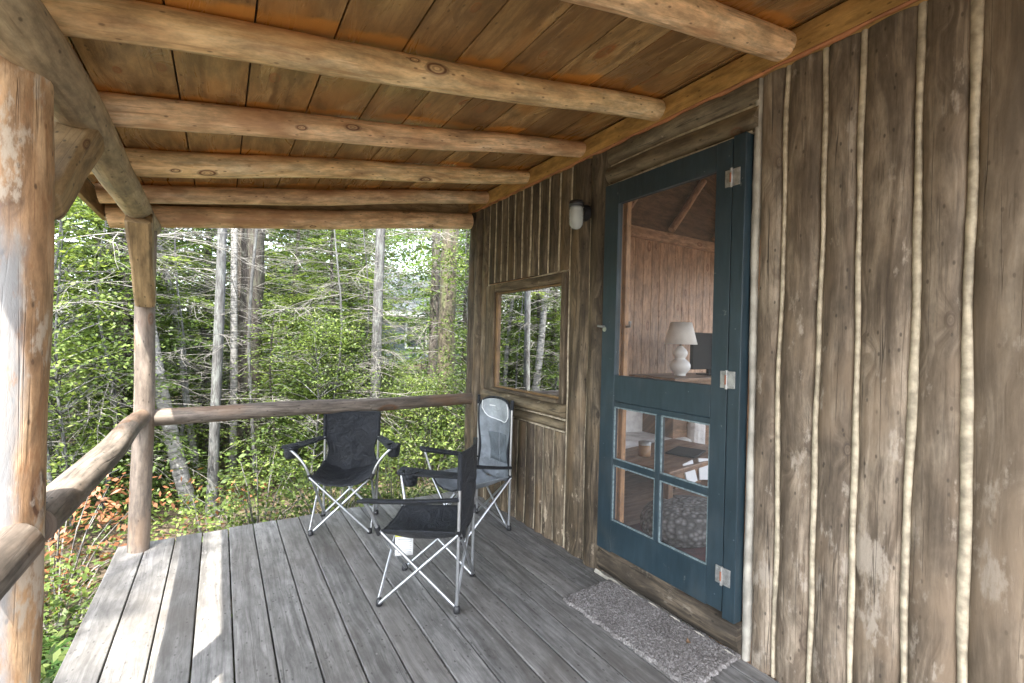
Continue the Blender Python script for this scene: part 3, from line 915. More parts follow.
# backing sheathing behind boards with openings (keeps daylight out)
mb = MB()
BX0, BX1 = WX + 0.012, WX + 0.09
mb.box((BX0, -1.0, -0.3), (BX1, 1.13, 2.6), 2)
mb.box((BX0, 1.975, -0.3), (BX1, 2.36, 2.6), 2)
mb.box((BX0, 1.1305, 2.19), (BX1, 1.9745, 2.6), 2)
mb.box((BX0, 1.1305, -0.3), (BX1, 1.9745, 0.10), 2)
mb.box((BX0, 2.3605, -0.3), (BX1, 3.23, 0.90), 2)
mb.box((BX0, 2.3605, 1.69), (BX1, 3.23, 2.6), 2)
mb.box((BX0, 3.2305, -0.3), (BX1, 3.70, 2.6), 2)
Cn(mb.build("inner_sheathing", M['panel']))
# --- far end wall of the cabin, inside panelled
mb = MB()
xx = WX + 0.10
while xx < 6.3:
    mb.box((xx, 3.60, -0.3), (xx + 0.128, 3.63, 2.50), 2)
    xx += 0.132
Cn(mb.build("end_wall_panelling", M['panel'], bevel=0.004))
mb = MB()
xx = WX + 0.035
while xx < 6.3:
    mb.box((xx, 3.66, -0.45), (xx + 0.155, 3.70, 3.9), 2)
    xx += 0.158
Cn(mb.build("end_wall_boards", M['walldark'], bevel=0.006))
mb = MB(); mb.box((WX + 0.1, 3.53, 2.46), (6.3, 3.598, 2.57), 0)
Cn(mb.build("wall_plate", M['panel'], bevel=0.006))
mb = MB(); mb.box((WX + 0.1, 3.601, 2.571), (6.3, 3.64, 4.2), 0)
Cn(mb.build("gable_boarding", M['darkfloor']))
for k, xr in enumerate((2.7, 3.5, 4.3, 5.1, 5.9)):
    mb = MB()
    mb.tube(logpts((xr, 3.52, 2.60), (xr + 0.75, 3.52, 3.5), 6, 0.005, k), 0.04, 8)
    Cn(mb.build("gable_strut", M['panel']))
# cabin floor, unseen back walls with openings added to let daylight in, roof
mb = MB(); mb.box((WX + 0.05, -1.0, -0.12), (6.3, 3.62, 0.02), 0)
Cn(mb.build("cabin_floor", M['darkfloor']))
mb = MB()
mb.box((6.3, -1.0, -0.5), (6.4, 3.7, 0.4), 1); mb.box((6.3, -1.0, 2.35), (6.4, 3.7, 2.8), 1)
mb.box((6.3, 3.4, 0.402), (6.4, 3.7, 2.348), 1); mb.box((6.3, -1.0, 0.402), (6.4, -0.7, 2.348), 1)
Cn(mb.build("rear_wall", M['panel']))
mb = MB()
mb.box((1.97, -1.10, -0.5), (6.4, -1.001, 0.3), 0); mb.box((1.97, -1.10, 2.4), (6.4, -1.001, 3.9), 0)
mb.box((1.97, -1.10, 0.302), (2.2, -1.001, 2.398), 0); mb.box((6.1, -1.10, 0.302), (6.4, -1.001, 2.398), 0)
Cn(mb.build("near_end_wall", M['panel']))
def croof(x): return 2.60 + 0.40 * (x - WX) if x < 4.2 else 2.60 + 0.40 * (4.2 - WX) - 0.40 * (x - 4.2)
mb = MB()
for xa, xb in ((WX - 0.02, 4.2), (4.2, 6.6)):
    vs = [(q, yy, croof(q) + dz) for yy in (-1.2, 3.9) for (q, dz) in ((xa, 0), (xb, 0), (xb, 0.08), (xa, 0.08))]
    mb.add(vs, [f[::-1] for f in [(0, 1, 2, 3), (7, 6, 5, 4), (0, 4, 5, 1), (1, 5, 6, 2), (2, 6, 7, 3), (3, 7, 4, 0)]], [(p[1] * 1.0, p[0], 3.0) for p in vs])
Cn(mb.build("cabin_roof", M['darkfloor']))
for yy in (0.2, 0.9, 1.6, 2.3, 3.0):
    mb = MB()
    mb.tube(logpts((WX + 0.12, yy, croof(WX + 0.12) - 0.05), (4.2, yy, croof(4.2) - 0.06), 8, 0.006, int(yy * 10)), 0.05, 10)
    Cn(mb.build("interior_rafter", M['panel']))

# --- window
win = Cn(empty("window"))
FX0, FX1 = WX - 0.032, WX + 0.03
mb = MB()
mb.box((FX0, 2.322, 0.905), (FX1, 2.366, 1.75), 2)
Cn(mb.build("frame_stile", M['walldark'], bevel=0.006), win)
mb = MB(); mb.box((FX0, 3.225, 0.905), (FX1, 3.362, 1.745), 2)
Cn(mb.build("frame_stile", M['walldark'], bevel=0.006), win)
mb = MB()
mb.box((FX0 + 0.002, 2.3665, 1.685), (FX1, 3.2245, 1.748), 1)
Cn(mb.build("head_board", M['walldark'], bevel=0.006), win)
mb = MB()
mb.box((FX0 - 0.02, 2.3665, 0.906), (FX1, 3.2245, 0.930), 1)
Cn(mb.build("sill", M['walldark'], bevel=0.006), win)
mb = MB()
for (a, b) in (((WX - 0.012, 2.3665, 0.931), (WX + 0.02, 2.381, 1.684)), ((WX - 0.012, 3.195, 0.931), (WX + 0.02, 3.2245, 1.684))): mb.box(a, b, 2)
for (a, b) in (((WX - 0.011, 2.3815, 0.931), (WX + 0.02, 3.1945, 0.946)), ((WX - 0.011, 2.3815, 1.669), (WX + 0.02, 3.1945, 1.684))): mb.box(a, b, 1)
Cn(mb.build("sash", M['sash'], bevel=0.003), win)
mb = MB()
mb.grid(lambda u, v: (WX + 0.004, 2.3815 + 0.813 * u, 0.946 + 0.723 * v), 1, 1, smooth=False)
Cn(mb.build("pane", M['window']), win)

# --- screen door
door = empty("screen_door")
Cn(door)
DX0, DX1 = WX - 0.050, WX - 0.014
mb = MB()
mb.box((DX0, 1.852, 0.158), (DX1, 1.957, 2.185), 2)
mb.box((DX0, 1.185, 0.172), (DX1, 1.262, 2.185), 2)
mb.box((DX0 + 0.001, 1.2625, 2.068), (DX1, 1.8515, 2.184), 1)
mb.box((DX0 + 0.001, 1.2625, 0.166), (DX1, 1.8515, 0.335), 1)
mb.box((DX0 + 0.001, 1.2625, 0.985), (DX1, 1.8515, 1.128), 1)
mb.box((DX0 + 0.004, 1.2625, 0.957), (DX1, 1.8515, 0.984), 1)
mb.box((DX0 + 0.002, 1.532, 0.336), (DX1, 1.560, 0.956), 2)
mb.box((DX0 + 0.003, 1.2625, 0.640), (DX1, 1.5315, 0.672), 1)
mb.box((DX0 + 0.003, 1.5605, 0.640), (DX1, 1.8515, 0.672), 1)
Cn(mb.build("door_frame", M['teal'], bevel=0.003), door)
mb = MB()
mb.box((DX0 - 0.002, 1.125, 0.150), (DX1 + 0.02, 1.1815, 2.192), 2)
Cn(mb.build("hinge_jamb", M['teal'], bevel=0.003), door)
def bead(mb, y0, y1, z0, z1, x=DX0 + 0.006, w=0.007):
    mb.box((x, y0, z0), (x + 0.006, y1, z0 + w), 1); mb.box((x, y0, z1 - w), (x + 0.006, y1, z1), 1)
    mb.box((x, y0, z0 + w), (x + 0.006, y0 + w, z1 - w), 2); mb.box((x, y1 - w, z0 + w), (x + 0.006, y1, z1 - w), 2)
OPEN = [(1.2625, 1.8515, 1.1285, 2.0675), (1.2625, 1.5315, 0.6725, 0.9565), (1.5605, 1.8515, 0.6725, 0.9565), (1.2625, 1.5315, 0.3355, 0.6395), (1.5605, 1.8515, 0.3355, 0.6395)]
for k, (a, b, c, d) in enumerate(OPEN):
    mb = MB()
    mb.grid(lambda u, v: (DX0 + 0.018, a + (b - a) * u, c + (d - c) * v), 1, 1, smooth=False)
    sc = Cn(mb.build("screen_panel", M['screen']), door)
    if k:
        mb = MB(); bead(mb, a, b, c, d)
        Cn(mb.build("screen_bead", M['tealworn']), door)
for zc in (2.015, 1.159, 0.328):
    mb = MB()
    mb.box((DX0 - 0.006, 1.187, zc - 0.036), (DX0 - 0.0005, 1.214, zc + 0.036), 2)
    mb.box((DX0 - 0.007, 1.146, zc - 0.036), (DX0 - 0.0025, 1.180, zc + 0.036), 2)
    mb.tube([(DX0 - 0.009, 1.1835, zc - 0.04), (DX0 - 0.009, 1.1835, zc + 0.04)], 0.006, 10)
    for sy in (1.155, 1.168, 1.196, 1.206):
        for sz in (-0.022, 0.022):
            mb.tube([(DX0 - 0.009, sy, zc + sz), (DX0 - 0.005, sy, zc + sz)], 0.004, 8)
    h = Cn(mb.build("hinge", M['hinge'], bevel=0.001), door)
    mb = MB(); mb.box((DX0 - 0.0165, 1.1795, zc - 0.020), (DX0 - 0.0145, 1.1875, zc + 0.020), 2)
    mb.build("hinge_pin", M['rust'], bevel=0.001).parent = h
mb = MB()
mb.tube([(DX0 - 0.002, 1.935, 1.395), (DX0 - 0.022, 1.935, 1.395)], 0.005, 8)
mb.tube([(DX0 - 0.022, 1.925, 1.393), (DX0 - 0.024, 1.965, 1.398)], 0.007, 10)
mb.tube([(DX0 - 0.0005, 1.935, 1.380), (DX0 - 0.004, 1.935, 1.380)], 0.014, 14)
Cn(mb.build("latch_handle", M['steel']), door)
# inner door frame (varnished), seen through the screen
mb = MB()
mb.box((WX + 0.0905, 1.922, 0.0), (WX + 0.125, 1.985, 2.25), 2)
mb.box((WX + 0.0, 1.945, 0.105), (WX + 0.0895, 1.9745, 2.185), 2)
mb.box((WX + 0.0905, 1.06, 0.0), (WX + 0.155, 1.16, 2.25), 2)
mb.box((WX + 0.092, 1.1605, 2.15), (WX + 0.153, 1.9215, 2.24), 1)
Cn(mb.build("inner_door_frame", M['jambwood'], bevel=0.004))
mb = MB()
mb.tube([(WX + 0.105, 1.923, 1.40), (WX + 0.105, 1.895, 1.40), (WX + 0.105, 1.895, 1.43)], 0.008, 8)
Cn(mb.build("door_hook", M['steel']))

# =========================================================================================
# THINGS ON THE PORCH
# wall lamp
pl_ = empty("porch_light", (WX, 2.165, 2.085))
tag(pl_, "black porch lamp with clear ribbed glass jar on the wall left of the door", "wall lamp")
mb = MB(); mb.tube([(-0.012, 0, 0.0), (-0.055, 0, 0.0)], [0.052, 0.046], 24)
mb.tube([(-0.05, 0, 0.015), (-0.09, -0.015, 0.035), (-0.115, -0.03, 0.03)], 0.02, 12)
mb.build("wall_mount", M['blackplastic'], pl_, bevel=0.003)
mb = MB(); mb.lathe([(0.0, 0.052), (0.030, 0.052), (0.043, 0.046), (0.045, 0.03), (0.045, 0.012), (0.0, 0.012)], (-0.115, -0.035, 0.0), 24)
mb.build("socket_cap", M['blackplastic'], pl_)
mb = MB()
prof = [(0.040, 0.012), (0.040, -0.02), (0.042, -0.035), (0.0395, -0.045), (0.042, -0.055), (0.0395, -0.065), (0.041, -0.075), (0.037, -0.095), (0.026, -0.11), (0.01, -0.116), (0.0, -0.117)]
mb.lathe(prof, (-0.115, -0.035, 0.0), 28)
mb.build("glass_jar", M['jar'], pl_, solid=0.004)
mb = MB(); mb.lathe([(0.0, -0.075), (0.012, -0.072), (0.022, -0.055), (0.022, -0.04), (0.013, -0.015), (0.011, 0.011)], (-0.115, -0.035, 0.0), 20)
mb.build("bulb", M['ceramic'], pl_)

# doormat
mb = MB()
rs = random.Random(5)
NU, NV = 56, 118
mw_, ml_ = 0.345, 0.735
edge = lambda t, s: 0.004 * math.sin(t * 31 + s) + 0.003 * math.sin(t * 77 + s * 2)
def fn(u, v):
    b = 0.004 if (0.0 < u < 1.0 and 0.0 < v < 1.0) else -0.010
    return ((u - 0.5) * mw_ + edge(v, 1) * abs(u - .5) * 2, (v - 0.5) * ml_ + edge(u, 2) * abs(v - .5) * 2, 0.008 + b + rs.uniform(-0.0028, 0.0028))
mb.grid(fn, NU, NV, smooth=False)
dm = mb.build("doormat", M['doormat'])
dm.location = (1.675, 1.475, 0.006); dm.rotation_euler = (0, 0, R(3.0))
tag(dm, "speckled grey doormat lying on the deck before the teal door", "doormat")

# fallen leaf on the mat
mb = MB()
mb.grid(lambda u, v: ((v - .5) * 0.03, (u - .5) * 0.02 * math.sin(math.pi * min(0.98, max(0.02, v))), 0.006 * (v - .5) ** 2 * 8), 3, 6)
lf = mb.build("fallen_leaf", M['litter'], solid=0.001)
lf.location = (1.735, 1.275, 0.0205); lf.rotation_euler = (0, 0, 1.0)
a_ = lf.data.attributes.new("rnd", 'FLOAT', 'POINT'); a_.data.foreach_set("value", [0.95] * len(lf.data.vertices))
tag(lf, "small dry leaf lying on the grey doormat", "leaf")

# ---------------------------------------------------------------- camp chairs
def strip(mb, pts, w, nrm, sag=0.0):
    """flat strap along points; nrm gives the width direction"""
    pts = [Vector(p) for p in pts]
    n = len(pts) - 1
    ws = w if hasattr(w, '__len__') else [w] * (n + 1)
    nv = Vector(nrm).normalized()
    mb.grid(lambda u, v: tuple(pts[int(round(v * n))] + nv * (u - 0.5) * ws[int(round(v * n))] - Vector((0, 0, sag)) * math.sin(math.pi * u)), 4, n)

def bez(a, b, c, n=8):
    a, b, c = Vector(a), Vector(b), Vector(c)
    return [a * (1 - t) ** 2 + b * 2 * t * (1 - t) + c * t * t for t in [i / n for i in range(n + 1)]]

def camp_chair(name, label, loc, fwd, Wd, Dp, hf, hr, htop, arm_r, arm_f, flare, armlen, kind='black', cups=(1, -1), rec=0.0):
    rz_ = math.atan2(-fwd[0], fwd[1])
    root = empty(name, (loc[0], loc[1], 0.0), rz_)
    tag(root, label, "camp chair", "folding camp chairs on the porch")
    w, d = Wd / 2, Dp / 2
    T = 0.0078
    ft = {(-1, 1): Vector((-w, d, 0.012)), (1, 1): Vector((w, d, 0.012)), (-1, -1): Vector((-w, -d, 0.012)), (1, -1): Vector((w, -d, 0.012))}
    hub = {(s, 1): Vector((s * (w + 0.012), d + 0.012, hf)) for s in (-1, 1)}
    hub.update({(s, -1): Vector((s * w, -d, hr)) for s in (-1, 1)})
    def leg(a, b, off):
        mb = MB(); o = Vector(off)
        mb.tube([a + o, b + o], T, 10)
        mb.build("leg", M['steel'], root)
    e = 0.0085
    leg(ft[(-1, 1)], hub[(1, 1)], (0, e, 0)); leg(ft[(1, 1)], hub[(-1, 1)], (0, -e, 0))
    leg(ft[(-1, -1)], hub[(1, -1)], (0, e, 0)); leg(ft[(1, -1)], hub[(-1, -1)], (0, -e, 0))
    for s in (-1, 1):
        leg(ft[(s, 1)], hub[(s, -1)], (s * e, 0, 0)); leg(ft[(s, -1)], hub[(s, 1)], (-s * e, 0, 0))
    tops = {}
    for s in (-1, 1):
        top = Vector((s * (w + 0.004), -d - rec, htop))
        tops[s] = top
        mb = MB(); mb.tube([ft[(s, -1)], Vector((s * w, -d, hr)), top], T * 1.08, 12)
        mb.build("upright", M['steel'], root)
        fr = Vector((s * (w + flare), d + armlen, arm_f))
        mb = MB(); mb.tube(bez(hub[(s, 1)], (s * (w + 0.03), d + 0.03, hf + (arm_f - hf) * 0.5), fr + Vector((0, 0, -0.012)), 10), T * 1.1, 12)
        mb.build("arm_post", M['steel'], root)
        # armrest
        q = (arm_r - hr) / (htop - hr)
        ra = Vector((s * (w + 0.006), -d - rec * q, arm_r))
        mb = MB()
        pts = bez(ra, (ra + fr) / 2 + Vector((s * 0.015, 0, -0.012)), fr + Vector((s * 0.01, 0.02, 0)), 10)
        aw = [0.045 + 0.035 * (i / 10) for i in range(11)]
        strip(mb, pts, aw, (1, 0, 0.25 * s), 0.012)
        ar = mb.build("armrest", M['blackfab'], root, solid=0.012, sub=1)
        if s in cups:
            mb = MB()
            c = fr + Vector((s * 0.005, -0.055, -0.004))
            mb.lathe([(0.043, 0.0), (0.041, -0.03), (0.038, -0.065), (0.030, -0.078), (0.0, -0.08)], c, 18)
            mb.lathe([(0.046, 0.004), (0.047, 0.0), (0.044, -0.006)], c, 18)
            ch = mb.build("cup_holder", M['blackfab'], root, solid=0.003)
            ch.parent = ar
    for k, p in ft.items():
        mb = MB(); mb.lathe([(0.0, 0.0), (0.016, 0.0), (0.017, 0.010), (0.015, 0.026), (0.009, 0.034), (0.0, 0.034)], (p.x, p.y, 0.001), 14)
        mb.build("foot", M['blackplastic'], root)
    for k, p in hub.items():
        mb = MB(); mb.tube([p + Vector((-0.012 * k[0], -0.004, -0.022)), p + Vector((0.004 * k[0], 0.004, 0.018))], [0.013, 0.015], 12)
        mb.build("joint", M['blackplastic'], root, bevel=0.002)
    main = M['blackfab'] if kind == 'black' else M['greyfab']
    # seat: sags from its four corners
    def seat(u, v):
        s = (u - 0.5) * 2
        hw = w + 0.008 - 0.012 * v * (1 - v) * 2
        y = d + 0.012 + (-(d + 0.0) - 0.0 - (d + 0.012)) * v
        z = hf + (hr - hf) * v
        sag = (1 - abs(s) ** 2.2) * (0.050 + 0.045 * math.sin(math.pi * min(1, v * 0.9 + 0.05)))
        y += (1 - s * s) * 0.022 * (1 - v) * (1 if v < 0.5 else 0)
        return (s * hw, y, z - sag + 0.012 * v + 0.008 * math.sin(s * 9 + v * 5) * math.sin(v * 11 + s * 3) * (1 - abs(s)))
    mb = MB(); mb.grid(seat, 16, 14)
    mb.build("seat", main, root, solid=0.006, sub=1)
    mb = MB()
    pts = [Vector(seat(u / 16, 0)) + Vector((0, 0.002, 0)) for u in range(17)]
    mb.tube(pts, 0.006, 8)
    mb.build("seat_hem", M['blackfab'], root)
    # back
    nv = 18
    def back(u, v, off=0.0, wk=1.0):
        s = (u - 0.5) * 2
        zb = hr - (0.02 if kind == 'black' else 0.03)
        z = zb + (htop + 0.004 - zb) * v
        q = max(0.0, (z - hr) / (htop - hr))
        if kind == 'black':
            wf = 1.0 - 0.17 * math.exp(-((v - 0.30) / 0.22) ** 2) + 0.02 * v
        else:
            wf = 1.0 - 0.16 * math.exp(-((v - 0.34) / 0.20) ** 2) - 0.10 * max(0, (v - 0.82) / 0.18) ** 2
        bow = (1 - s * s) * (0.055 * (1 - 0.5 * v) + 0.03 * (1 - v) if kind != 'black' else 0.034 * math.sin(math.pi * min(1, 0.75 * v)) - 0.012 * max(0, 1 - v * 6))
        top_round = (0.012 if kind == 'black' else 0.0) * (1 - s * s)
        if kind != 'black' and v > 0.85: z -= 0.05 * (abs(s) ** 3.0) * ((v - 0.85) / 0.15)
        sagz = (0.05 if kind != 'black' else 0.06) * (1 - s * s) * max(0, 1 - v * 3)
        wrk = (0.010 * math.sin(s * 5.2 + 1.5 * math.sin(v * 7)) * math.sin(3.1 * v + 0.4) + 0.007 * math.sin(v * 17 + s * 6) * (1 - v)) * (1 - s * s) + 0.006 * math.exp(-(s / 0.06) ** 2)
        return Vector((s * w * wf * wk, -d - rec * q - bow + off + wrk, z - sagz - top_round * v * 0.4))
    mb = MB(); mb.grid(lambda u, v: tuple(back(u, v)), 16, nv)
    mb.build("backrest", main, root, solid=0.007, sub=1)
    edge_pts = [back(0, k / nv) for k in range(nv + 1)] + [back(u / 16, 1) for u in range(1, 16)] + [back(1, 1 - k / nv) for k in range(nv + 1)]
    mb = MB(); mb.tube(edge_pts, 0.007 if kind == 'black' else 0.009, 8)
    mb.build("piping", M['blackfab'], root)
    # sleeves at the two top corners hold the uprights
    if kind == 'black':
        for s in (-1, 1):
            mb = MB(); a = tops[s]; b = tops[s] + (Vector((s * w, -d, hr)) - tops[s]).normalized() * 0.17
            mb.tube([b, a + Vector((0, 0, 0.006))], 0.0125, 12)
            mb.build("sleeve", M['blackfab'], root)
    else:
        for s in (-1, 1):
            mb = MB(); a = tops[s]; b = tops[s] + (Vector((s * w, -d, hr)) - tops[s]).normalized() * 0.06
            mb.tube([b, a + Vector((0, 0, 0.006))], 0.0125, 12)
            mb.build("sleeve", M['blackfab'], root)
        def head(u, v):
            s = (u - 0.5) * 2
            vb = 0.715 + 0.10 * abs(s) ** 5 + 0.03 * s
            vv = vb + (0.985 - vb) * v
            return back(0.5 + 0.40 * s, vv, 0.009)
        mb = MB(); mb.grid(lambda u, v: tuple(head(u, v)), 12, 8)
        hd = mb.build("headrest", M['lightfab'], root, solid=0.006, sub=1)
        mb = MB(); mb.tube([head(0, 1 - k / 8) + Vector((0, .004, 0)) for k in range(8)] + [head(k / 12, 0) + Vector((0, .004, 0)) for k in range(13)] + [head(1, k / 8) + Vector((0, .004, 0)) for k in range(1, 9)], 0.0035, 6)
        mb.build("headrest_piping", M['whitetrim'], hd)
        mb = MB(); mb.grid(lambda u, v: tuple(back(0.53 + 0.18 * u, 0.885 + 0.012 * v, 0.0145)), 4, 1)
        mb.build("emblem", M['whitetrim'], hd)
        for u0 in (0.22, 0.52):
            mb = MB(); mb.grid(lambda u, v: tuple(back(u0 + 0.26 * u, 0.20 + 0.34 * v, 0.006)), 6, 10)
            mb.build("mesh_panel", M['meshfab'], root, solid=0.003)
    return root

fA = Vector((-0.39, -0.92)).normalized()
chA = camp_chair("camp_chair", "black folding camp chair facing the camera in front of the back rail", (0.763, 3.335), fA, 0.372, 0.345, 0.385, 0.385, 0.748, 0.575, 0.585, 0.135, 0.03, 'black')
fC = Vector((-0.78, 0.63)).normalized()
chC = camp_chair("camp_chair", "black folding camp chair seen from its side, nearest the camera, white tag under its seat", (0.943, 2.258), fC, 0.355, 0.385, 0.368, 0.372, 0.755, 0.545, 0.535, 0.07, 0.06, 'black', cups=(1,))
fB = Vector((-0.99, -0.12)).normalized()
_c = Vector((1.71, 2.704)) + Vector((fB.x, fB.y)) * 0.19 + Vector((fB.y, -fB.x)) * 0.195
chB = camp_chair("camp_chair", "grey high-backed camp chair with pale headrest standing against the window wall", (_c.x, _c.y), fB, 0.39, 0.375, 0.365, 0.36, 0.885, 0.435, 0.53, 0.05, 0.05, 'grey', cups=())
# care tag under chair C
mb = MB()
mb.grid(lambda u, v: ((u - .5) * 0.092, 0.006 * math.sin(v * 3), -0.115 * v), 2, 6)
tg = mb.build("care_tag", M['tag'], chC, solid=0.0012)
tg.location = (0.006, 0.139, 0.278); tg.rotation_euler = (0, 0, R(109))
mb = MB(); mb.grid(lambda u, v: ((u - .5) * 0.0925, 0.0015 + 0.006 * math.sin(v * 0.18 * 3), -0.016 * v + 0.0005), 2, 2)
mb.build("tag_stripe", M['tagyellow'], tg, solid=0.0016)
mb = MB()
for k in range(7):
    wv_ = 0.036 - (0.012 if k % 3 == 2 else 0)
    zz_ = -0.030 - k * 0.011
    mb.box((-0.036, -0.003, zz_), (-0.036 + 2 * wv_, 0.0082, zz_ + 0.0022), 0)
mb.build("print_lines", M['ink'], tg)

# =========================================================================================
# INSIDE THE CABIN (seen through the screen)
mb = MB()
mb.box((-0.5, -0.25, 0.10), (0.65, 0.25, 0.94), 0)
mb.box((-0.53, -0.28, 0.9405), (0.68, 0.28, 0.975), 0)
t = empty("sideboard", (4.05, 3.08, 0.02)); tag(t, "dark wooden sideboard under the white lamp inside the cabin", "sideboard")
mb.build("cabinet", M['table'], t, bevel=0.006)
for sx in (-0.46, 0.61):
    for sy in (-0.21, 0.21):
        mb = MB(); mb.box((sx - 0.025, sy - 0.025, 0.0), (sx + 0.025, sy + 0.025, 0.099), 2); mb.build("leg", M['table'], t)
t = empty("table_lamp", (3.87, 3.02, 0.996)); tag(t, "white double-gourd table lamp with white shade behind the door screen", "lamp")
mb = MB()
mb.lathe([(0.0, 0.0), (0.055, 0.0), (0.058, 0.012), (0.05, 0.02), (0.085, 0.05), (0.105, 0.09), (0.095, 0.135), (0.055, 0.165), (0.042, 0.175), (0.062, 0.195), (0.075, 0.225), (0.062, 0.26), (0.03, 0.285), (0.022, 0.30), (0.0, 0.30)], (0, 0, 0), 28)
mb.build("gourd_base", M['ceramic'], t, sub=1)
mb = MB(); mb.lathe([(0.012, 0.30), (0.012, 0.34), (0.0, 0.34)], (0, 0, 0), 12); mb.build("neck", M['hinge'], t)
mb = MB(); mb.lathe([(0.155, 0.315), (0.10, 0.53)], (0, 0, 0), 36); mb.build("lamp_shade", M['shade'], t, solid=0.004)
t = empty("television", (4.32, 3.05, 0.996)); tag(t, "small black flat television beside the white table lamp", "television")
mb = MB(); mb.box((-0.24, -0.02, 0.06), (0.36, 0.02, 0.44), 0); mb.build("display", M['screenblack'], t, bevel=0.006)
mb = MB(); mb.box((-0.05, -0.08, 0.0), (0.17, 0.08, 0.012), 0); mb.box((0.03, -0.015, 0.0125), (0.09, 0.015, 0.0595), 2); mb.build("stand", M['screenblack'], t)
# coffee table with candle, magazine
t = empty("coffee_table", (3.05, 2.42, 0.02), R(8)); tag(t, "low brown coffee table behind the lower door panes", "coffee table")
mb = MB(); mb.box((-0.55, -0.3, 0.40), (0.5, 0.3, 0.435), 0); mb.build("table_top", M['table'], t, bevel=0.006)
for sx in (-0.5, 0.45):
    for sy in (-0.25, 0.25):
        mb = MB(); mb.box((sx - 0.03, sy - 0.03, 0.0), (sx + 0.03, sy + 0.03, 0.399), 2); mb.build("leg", M['table'], t, bevel=0.004)
mb = MB(); mb.box((-0.47, -0.27, 0.31), (0.42, -0.25, 0.398), 0); mb.build("apron", M['table'], t)
t = empty("jar_candle", (2.74, 2.44, 0.456)); tag(t, "amber candle in a glass jar on the coffee table", "candle")
mb = MB(); mb.lathe([(0.0, 0.0), (0.042, 0.0), (0.045, 0.01), (0.045, 0.10), (0.041, 0.10), (0.041, 0.085), (0.0, 0.085)], (0, 0, 0), 20); mb.build("candle_jar", M['amber'], t)
mb = MB(); mb.lathe([(0.046, 0.085), (0.047, 0.108), (0.0, 0.110)], (0, 0, 0), 20); mb.build("lid", M['hinge'], t)
mb = MB(); mb.box((-0.15, -0.11, 0), (0.15, 0.11, 0.012), 0)
t = mb.build("magazine", M['screenblack'], None, bevel=0.002); t.location = (3.12, 2.36, 0.4565); t.rotation_euler = (0, 0, 0.35)
tag(t, "dark magazine lying flat on the coffee table", "magazine")
# white armchair
t = empty("armchair", (3.40, 3.02, 0.02), R(-10)); tag(t, "white upholstered armchair behind the coffee table", "armchair")
mb = MB(); mb.box((-0.40, -0.2, 0.16), (0.40, 0.28, 0.42), 0); mb.build("seat", M['whitefab'], t, bevel=0.05)
mb = MB(); mb.box((-0.44, 0.20, 0.17), (0.44, 0.40, 0.80), 0); mb.build("backrest", M['whitefab'], t, bevel=0.06)
for sx in (-0.46, 0.46):
    mb = MB(); mb.box((sx - 0.08, -0.22, 0.15), (sx + 0.08, 0.24, 0.58), 0); mb.build("arm", M['whitefab'], t, bevel=0.05)
    for sy in (-0.17, 0.3):
        mb = MB(); mb.box((sx - 0.03, sy - 0.03, 0.0), (sx + 0.03, sy + 0.03, 0.17), 2); mb.build("leg", M['table'], t)
# woven pouf, papers, rug
mb = MB()
mb.lathe([(0.0, 0.0), (0.22, 0.0), (0.30, 0.06), (0.32, 0.16), (0.28, 0.25), (0.18, 0.29), (0.0, 0.30)], (0, 0, 0), 30)
t = mb.build("floor_pouf", M['woven'], None, sub=1); t.location = (2.62, 1.98, 0.0345); t.scale = (1.05, 0.8, 0.8)
tag(t, "round woven grey floor pouf behind the lower door screen", "pouf")
for k, (x_, y_, r_) in enumerate(((2.84, 2.205, 0.1), (3.02, 2.215, -0.1))):
    mb = MB(); mb.box((-0.06, -0.004, -0.075), (0.06, 0.004, 0.075), 0)
    t = mb.build("paper_sheet", M['paper'], None); t.location = (x_, y_ - 0.095, 0.40); t.rotation_euler = (R(-12), R(6 if k else -8), r_)
    tag(t, ["white paper slip leaning at the table edge, left one", "larger white paper slip leaning at the table edge, right one"][k], "paper", "papers at the table edge")
mb = MB(); mb.box((-0.6, -0.7, 0), (0.6, 0.7, 0.012), 0)
t = mb.build("rug", M['rug'], None, bevel=0.004); t.location = (2.85, 1.6, 0.0215)
tag(t, "dark red rug on the cabin floor behind the door", "rug")

# =========================================================================================
# NEIGHBOUR CABIN
nb = empty("neighbour_house", (7.9, 21.0, gheight(7.9, 21)), R(12))
tag(nb, "blue-grey house with pale metal roof beyond the trees", "house")
mb = MB(); mb.box((-5, 0, 0), (5, 6, 2.55), 0)
vs = [(5, 0, 2.551), (5, 6, 2.551), (5, 3, 4.5), (-5, 0, 2.551), (-5, 6, 2.551), (-5, 3, 4.5)]
mb.add(vs, [(0, 1, 2), (5, 4, 3)], [(0, 0, 0)] * 6)
mb.build("wall", M['bluewall'], nb)
mb = MB()
for sgn in (0, 1):
    ya, za, yb, zb = (-0.5, 2.30, 3.0, 4.62) if sgn == 0 else (6.5, 2.30, 3.0, 4.62)
    vs = [(xx, y_, z_ + dz) for xx in (-5.4, 5.4) for (y_, z_, dz) in ((ya, za, 0), (yb, zb, 0), (yb, zb, 0.06), (ya, za, 0.06))]
    mb.add(vs, [(0, 1, 2, 3), (7, 6, 5, 4), (0, 4, 5, 1), (1, 5, 6, 2), (2, 6, 7, 3), (3, 7, 4, 0)], [(0, 0, 0)] * 8)
for k in range(25):
    xx = -5.3 + k * 0.44
    vs = [(xx + dx, y_, z_) for (y_, z_) in ((-0.5, 2.362), (3.0, 4.682)) for dx in (0, 0.03)] + [(xx + dx, y_, z_ + 0.03) for (y_, z_) in ((-0.5, 2.362), (3.0, 4.682)) for dx in (0, 0.03)]
    mb.add(vs, [(4, 5, 7, 6), (0, 4, 6, 2), (1, 3, 7, 5), (0, 1, 5, 4)], [(0, 0, 0)] * 8)
